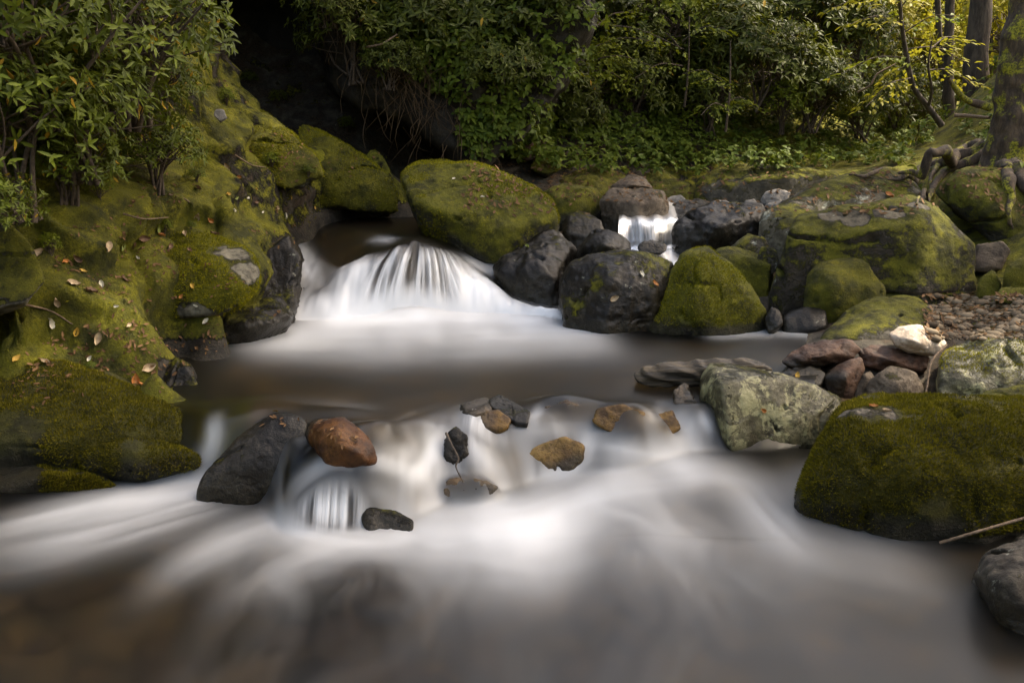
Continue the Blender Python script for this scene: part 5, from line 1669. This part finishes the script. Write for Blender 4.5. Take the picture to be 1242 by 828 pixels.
rng = np.random.default_rng(101)
for V, T, o in COLLIDE:
    nm = {"big dark mossy boulder standing in the water at lower right": (70000, .012), "big cracked rock face with moss on top at the left edge above the water": (40000, .012),
          "low mossy lobe at the water's edge under the big cracked rock": (16000, .011), "mossy corner rock with white lichen patches at the lower left waterline": (16000, .011),
          "rounded mossy ledge jutting over the pool left of the waterfall": (30000, .012), "yellow mossy boulder with pale ledges at the right edge below the gravel": (9000, .011),
          "large wedge-shaped boulder with yellow-green moss just right of the white waterfall": (26000, .012), "pyramid-shaped mossy boulder at the back right of the pool": (16000, .011),
          "mossy ledge at the upper end of the left bank beside the dark hollow": (14000, .014), "steep mossy rib climbing the bank below the dark hollow": (16000, .014)}.get(o["label"])
    if not nm:
        continue
    wl = pt(0, 640, z=0)[2]
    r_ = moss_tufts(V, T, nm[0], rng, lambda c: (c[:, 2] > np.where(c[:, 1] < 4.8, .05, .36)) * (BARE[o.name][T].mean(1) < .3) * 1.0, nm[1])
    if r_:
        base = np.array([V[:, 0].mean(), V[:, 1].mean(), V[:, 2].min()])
        k_ = link("moss", mesh_np("moss", r_[0] - base, [r_[1]], M["tuft_dark_shaded" if o["label"].startswith("big ") or "waterline" in o["label"] or "lobe" in o["label"] else "tuft"], False), o)
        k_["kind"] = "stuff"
gq = grid_faces(len(gy), len(gx))
mw = mossw[gq].mean(1)
gq = gq[(mw > .3) & (GV[gq[:, 0], 0] < 0) & (GV[gq[:, 0], 0] > -4) & (GV[gq[:, 0], 1] < 9.5)]
gt = np.concatenate([gq[:, [0, 1, 2]], gq[:, [0, 2, 3]]])
r_ = moss_tufts(GV, gt, 270000, rng, lambda c: np.ones(len(c)), .013)
kind(link("moss", mesh_np("moss", r_[0], [r_[1]], M["tuft"], False)), "stuff")

# brown litter between the moss, needles and bits too many to count
rng = np.random.default_rng(91)
ps, ds, ns, ls = [], [], [], []
for ii in range(2700):
    l, nn = hit(rng.uniform(560, 1242), rng.uniform(165, 260)) if ii < 1900 else hit(rng.uniform(1120, 1242), rng.uniform(355, 410))
    if l is None or nn[2] < .5 or l[1] < 5.2:
        continue
    ps.append(l + nn * .006)
    ds.append(np.cross(nn, rng.normal(size=3)))
    ns.append(nn + rng.normal(size=3) * .3)
    ls.append(rng.uniform(.02, .055))
for _ in range(5200):
    px, py = rng.uniform(-10, 470), rng.uniform(60, 560)
    l, nn = hit(px, py)
    if l is None or l[1] > 9.3 or l[1] < 3.8 or nn[2] < .25 or l[2] < .34:
        continue
    dn = fbm((l * 2.3 + 7)[None], 3)[0]
    if dn < rng.uniform(-.05, .45):
        continue
    ps.append(l + nn * .006)
    dv = np.cross(nn, rng.normal(size=3))
    ds.append(dv)
    ns.append(nn + rng.normal(size=3) * .3)
    ls.append(rng.uniform(.012, .036))
V, t, q = leaves(ps, ds, ns, ls, np.array(ls) * .42, .2, -.15)
kind(link("leaf_litter", mesh_np("leaf_litter", V, [t, q], M["litter"])), "stuff")
# cobbles of the stream bed
K_ = Acc()
D3, T3 = ico(3)
rng = np.random.default_rng(131)
for _ in range(420):
    x, y = rng.uniform(-2.2, 2.4), rng.uniform(2.0, 4.2)
    z = ground(x, y)[0]
    if z > -.08:
        continue
    sz = rng.uniform(.03, .11)
    V = D3 * (sz * np.array([1, .8, .5])) * (1 + .3 * fbm(D3 * 1.5 + rng.random() * 50, 2))[:, None]
    a = rng.random() * 6.28
    V = V @ np.array([[math.cos(a), -math.sin(a), 0], [math.sin(a), math.cos(a), 0], [0, 0, 1]])
    K_.add(V + np.array([x, y, z]), T3)
kind(link("streambed_cobbles", K_.mesh("streambed_cobbles", M["splash"])), "stuff")
# gravel on the right bank
G_ = Acc()
D4, T4 = ico(2)
for _ in range(4200):
    px, py = rng.uniform(1125, 1260), rng.uniform(358, 412)
    l, nn = hit(px, py)
    if l is None or l[1] < 5.2 or nn[2] < .6:
        continue
    s = float(np.clip(.007 * math.exp(rng.normal() * .75), .003, .045))
    V = D4 * (s * np.array([1, .8, .5])) * (1 + .3 * fbm(D4 * 1.5 + rng.random() * 50, 2))[:, None]
    a = rng.random() * 6.28
    V = V @ np.array([[math.cos(a), -math.sin(a), 0], [math.sin(a), math.cos(a), 0], [0, 0, 1]])
    G_.add(V + l, T4)
kind(link("gravel", G_.mesh("gravel", M["gravel"])), "stuff")

# ------------------------------------------------------------------ light
w = bpy.data.worlds.new("World")
sc.world = w
w.use_nodes = True
nt = w.node_tree
bg = nt.nodes["Background"]
sky = nt.nodes.new("ShaderNodeTexSky")
sky.sky_type = "NISHITA"
sky.sun_disc = False
sky.sun_elevation = math.asin(SUN[2])
sky.sun_rotation = math.atan2(SUN[0], SUN[1])
sky.air_density = 1.0
sky.dust_density = 6.0
sky.ozone_density = 0.0
tint = nt.nodes.new("ShaderNodeMix")
tint.data_type = "RGBA"
tint.blend_type = "MULTIPLY"
tint.inputs[0].default_value = 1.0
nt.links.new(sky.outputs[0], tint.inputs[6])
tint.inputs[7].default_value = (1.0, 0.95, 0.86, 1)
nt.links.new(tint.outputs[2], bg.inputs[0])
bg.inputs[1].default_value = 0.15
sd = bpy.data.lights.new("sun", "SUN")
sd.energy = 3.2
sd.angle = math.radians(1.2)
sd.color = (1.0, 0.90, 0.74)
so = bpy.data.objects.new("sun", sd)
COL.objects.link(so)
so.rotation_euler = Vector(SUN).to_track_quat("Z", "Y").to_euler()
so.location = (6, 6, 12)
sc.view_settings.view_transform = "Standard"
sc.view_settings.look = "None"
sc.view_settings.gamma = 1.0
sc.view_settings.exposure = 2.0
sc.cycles.max_bounces = 8
sc.cycles.use_denoising = True
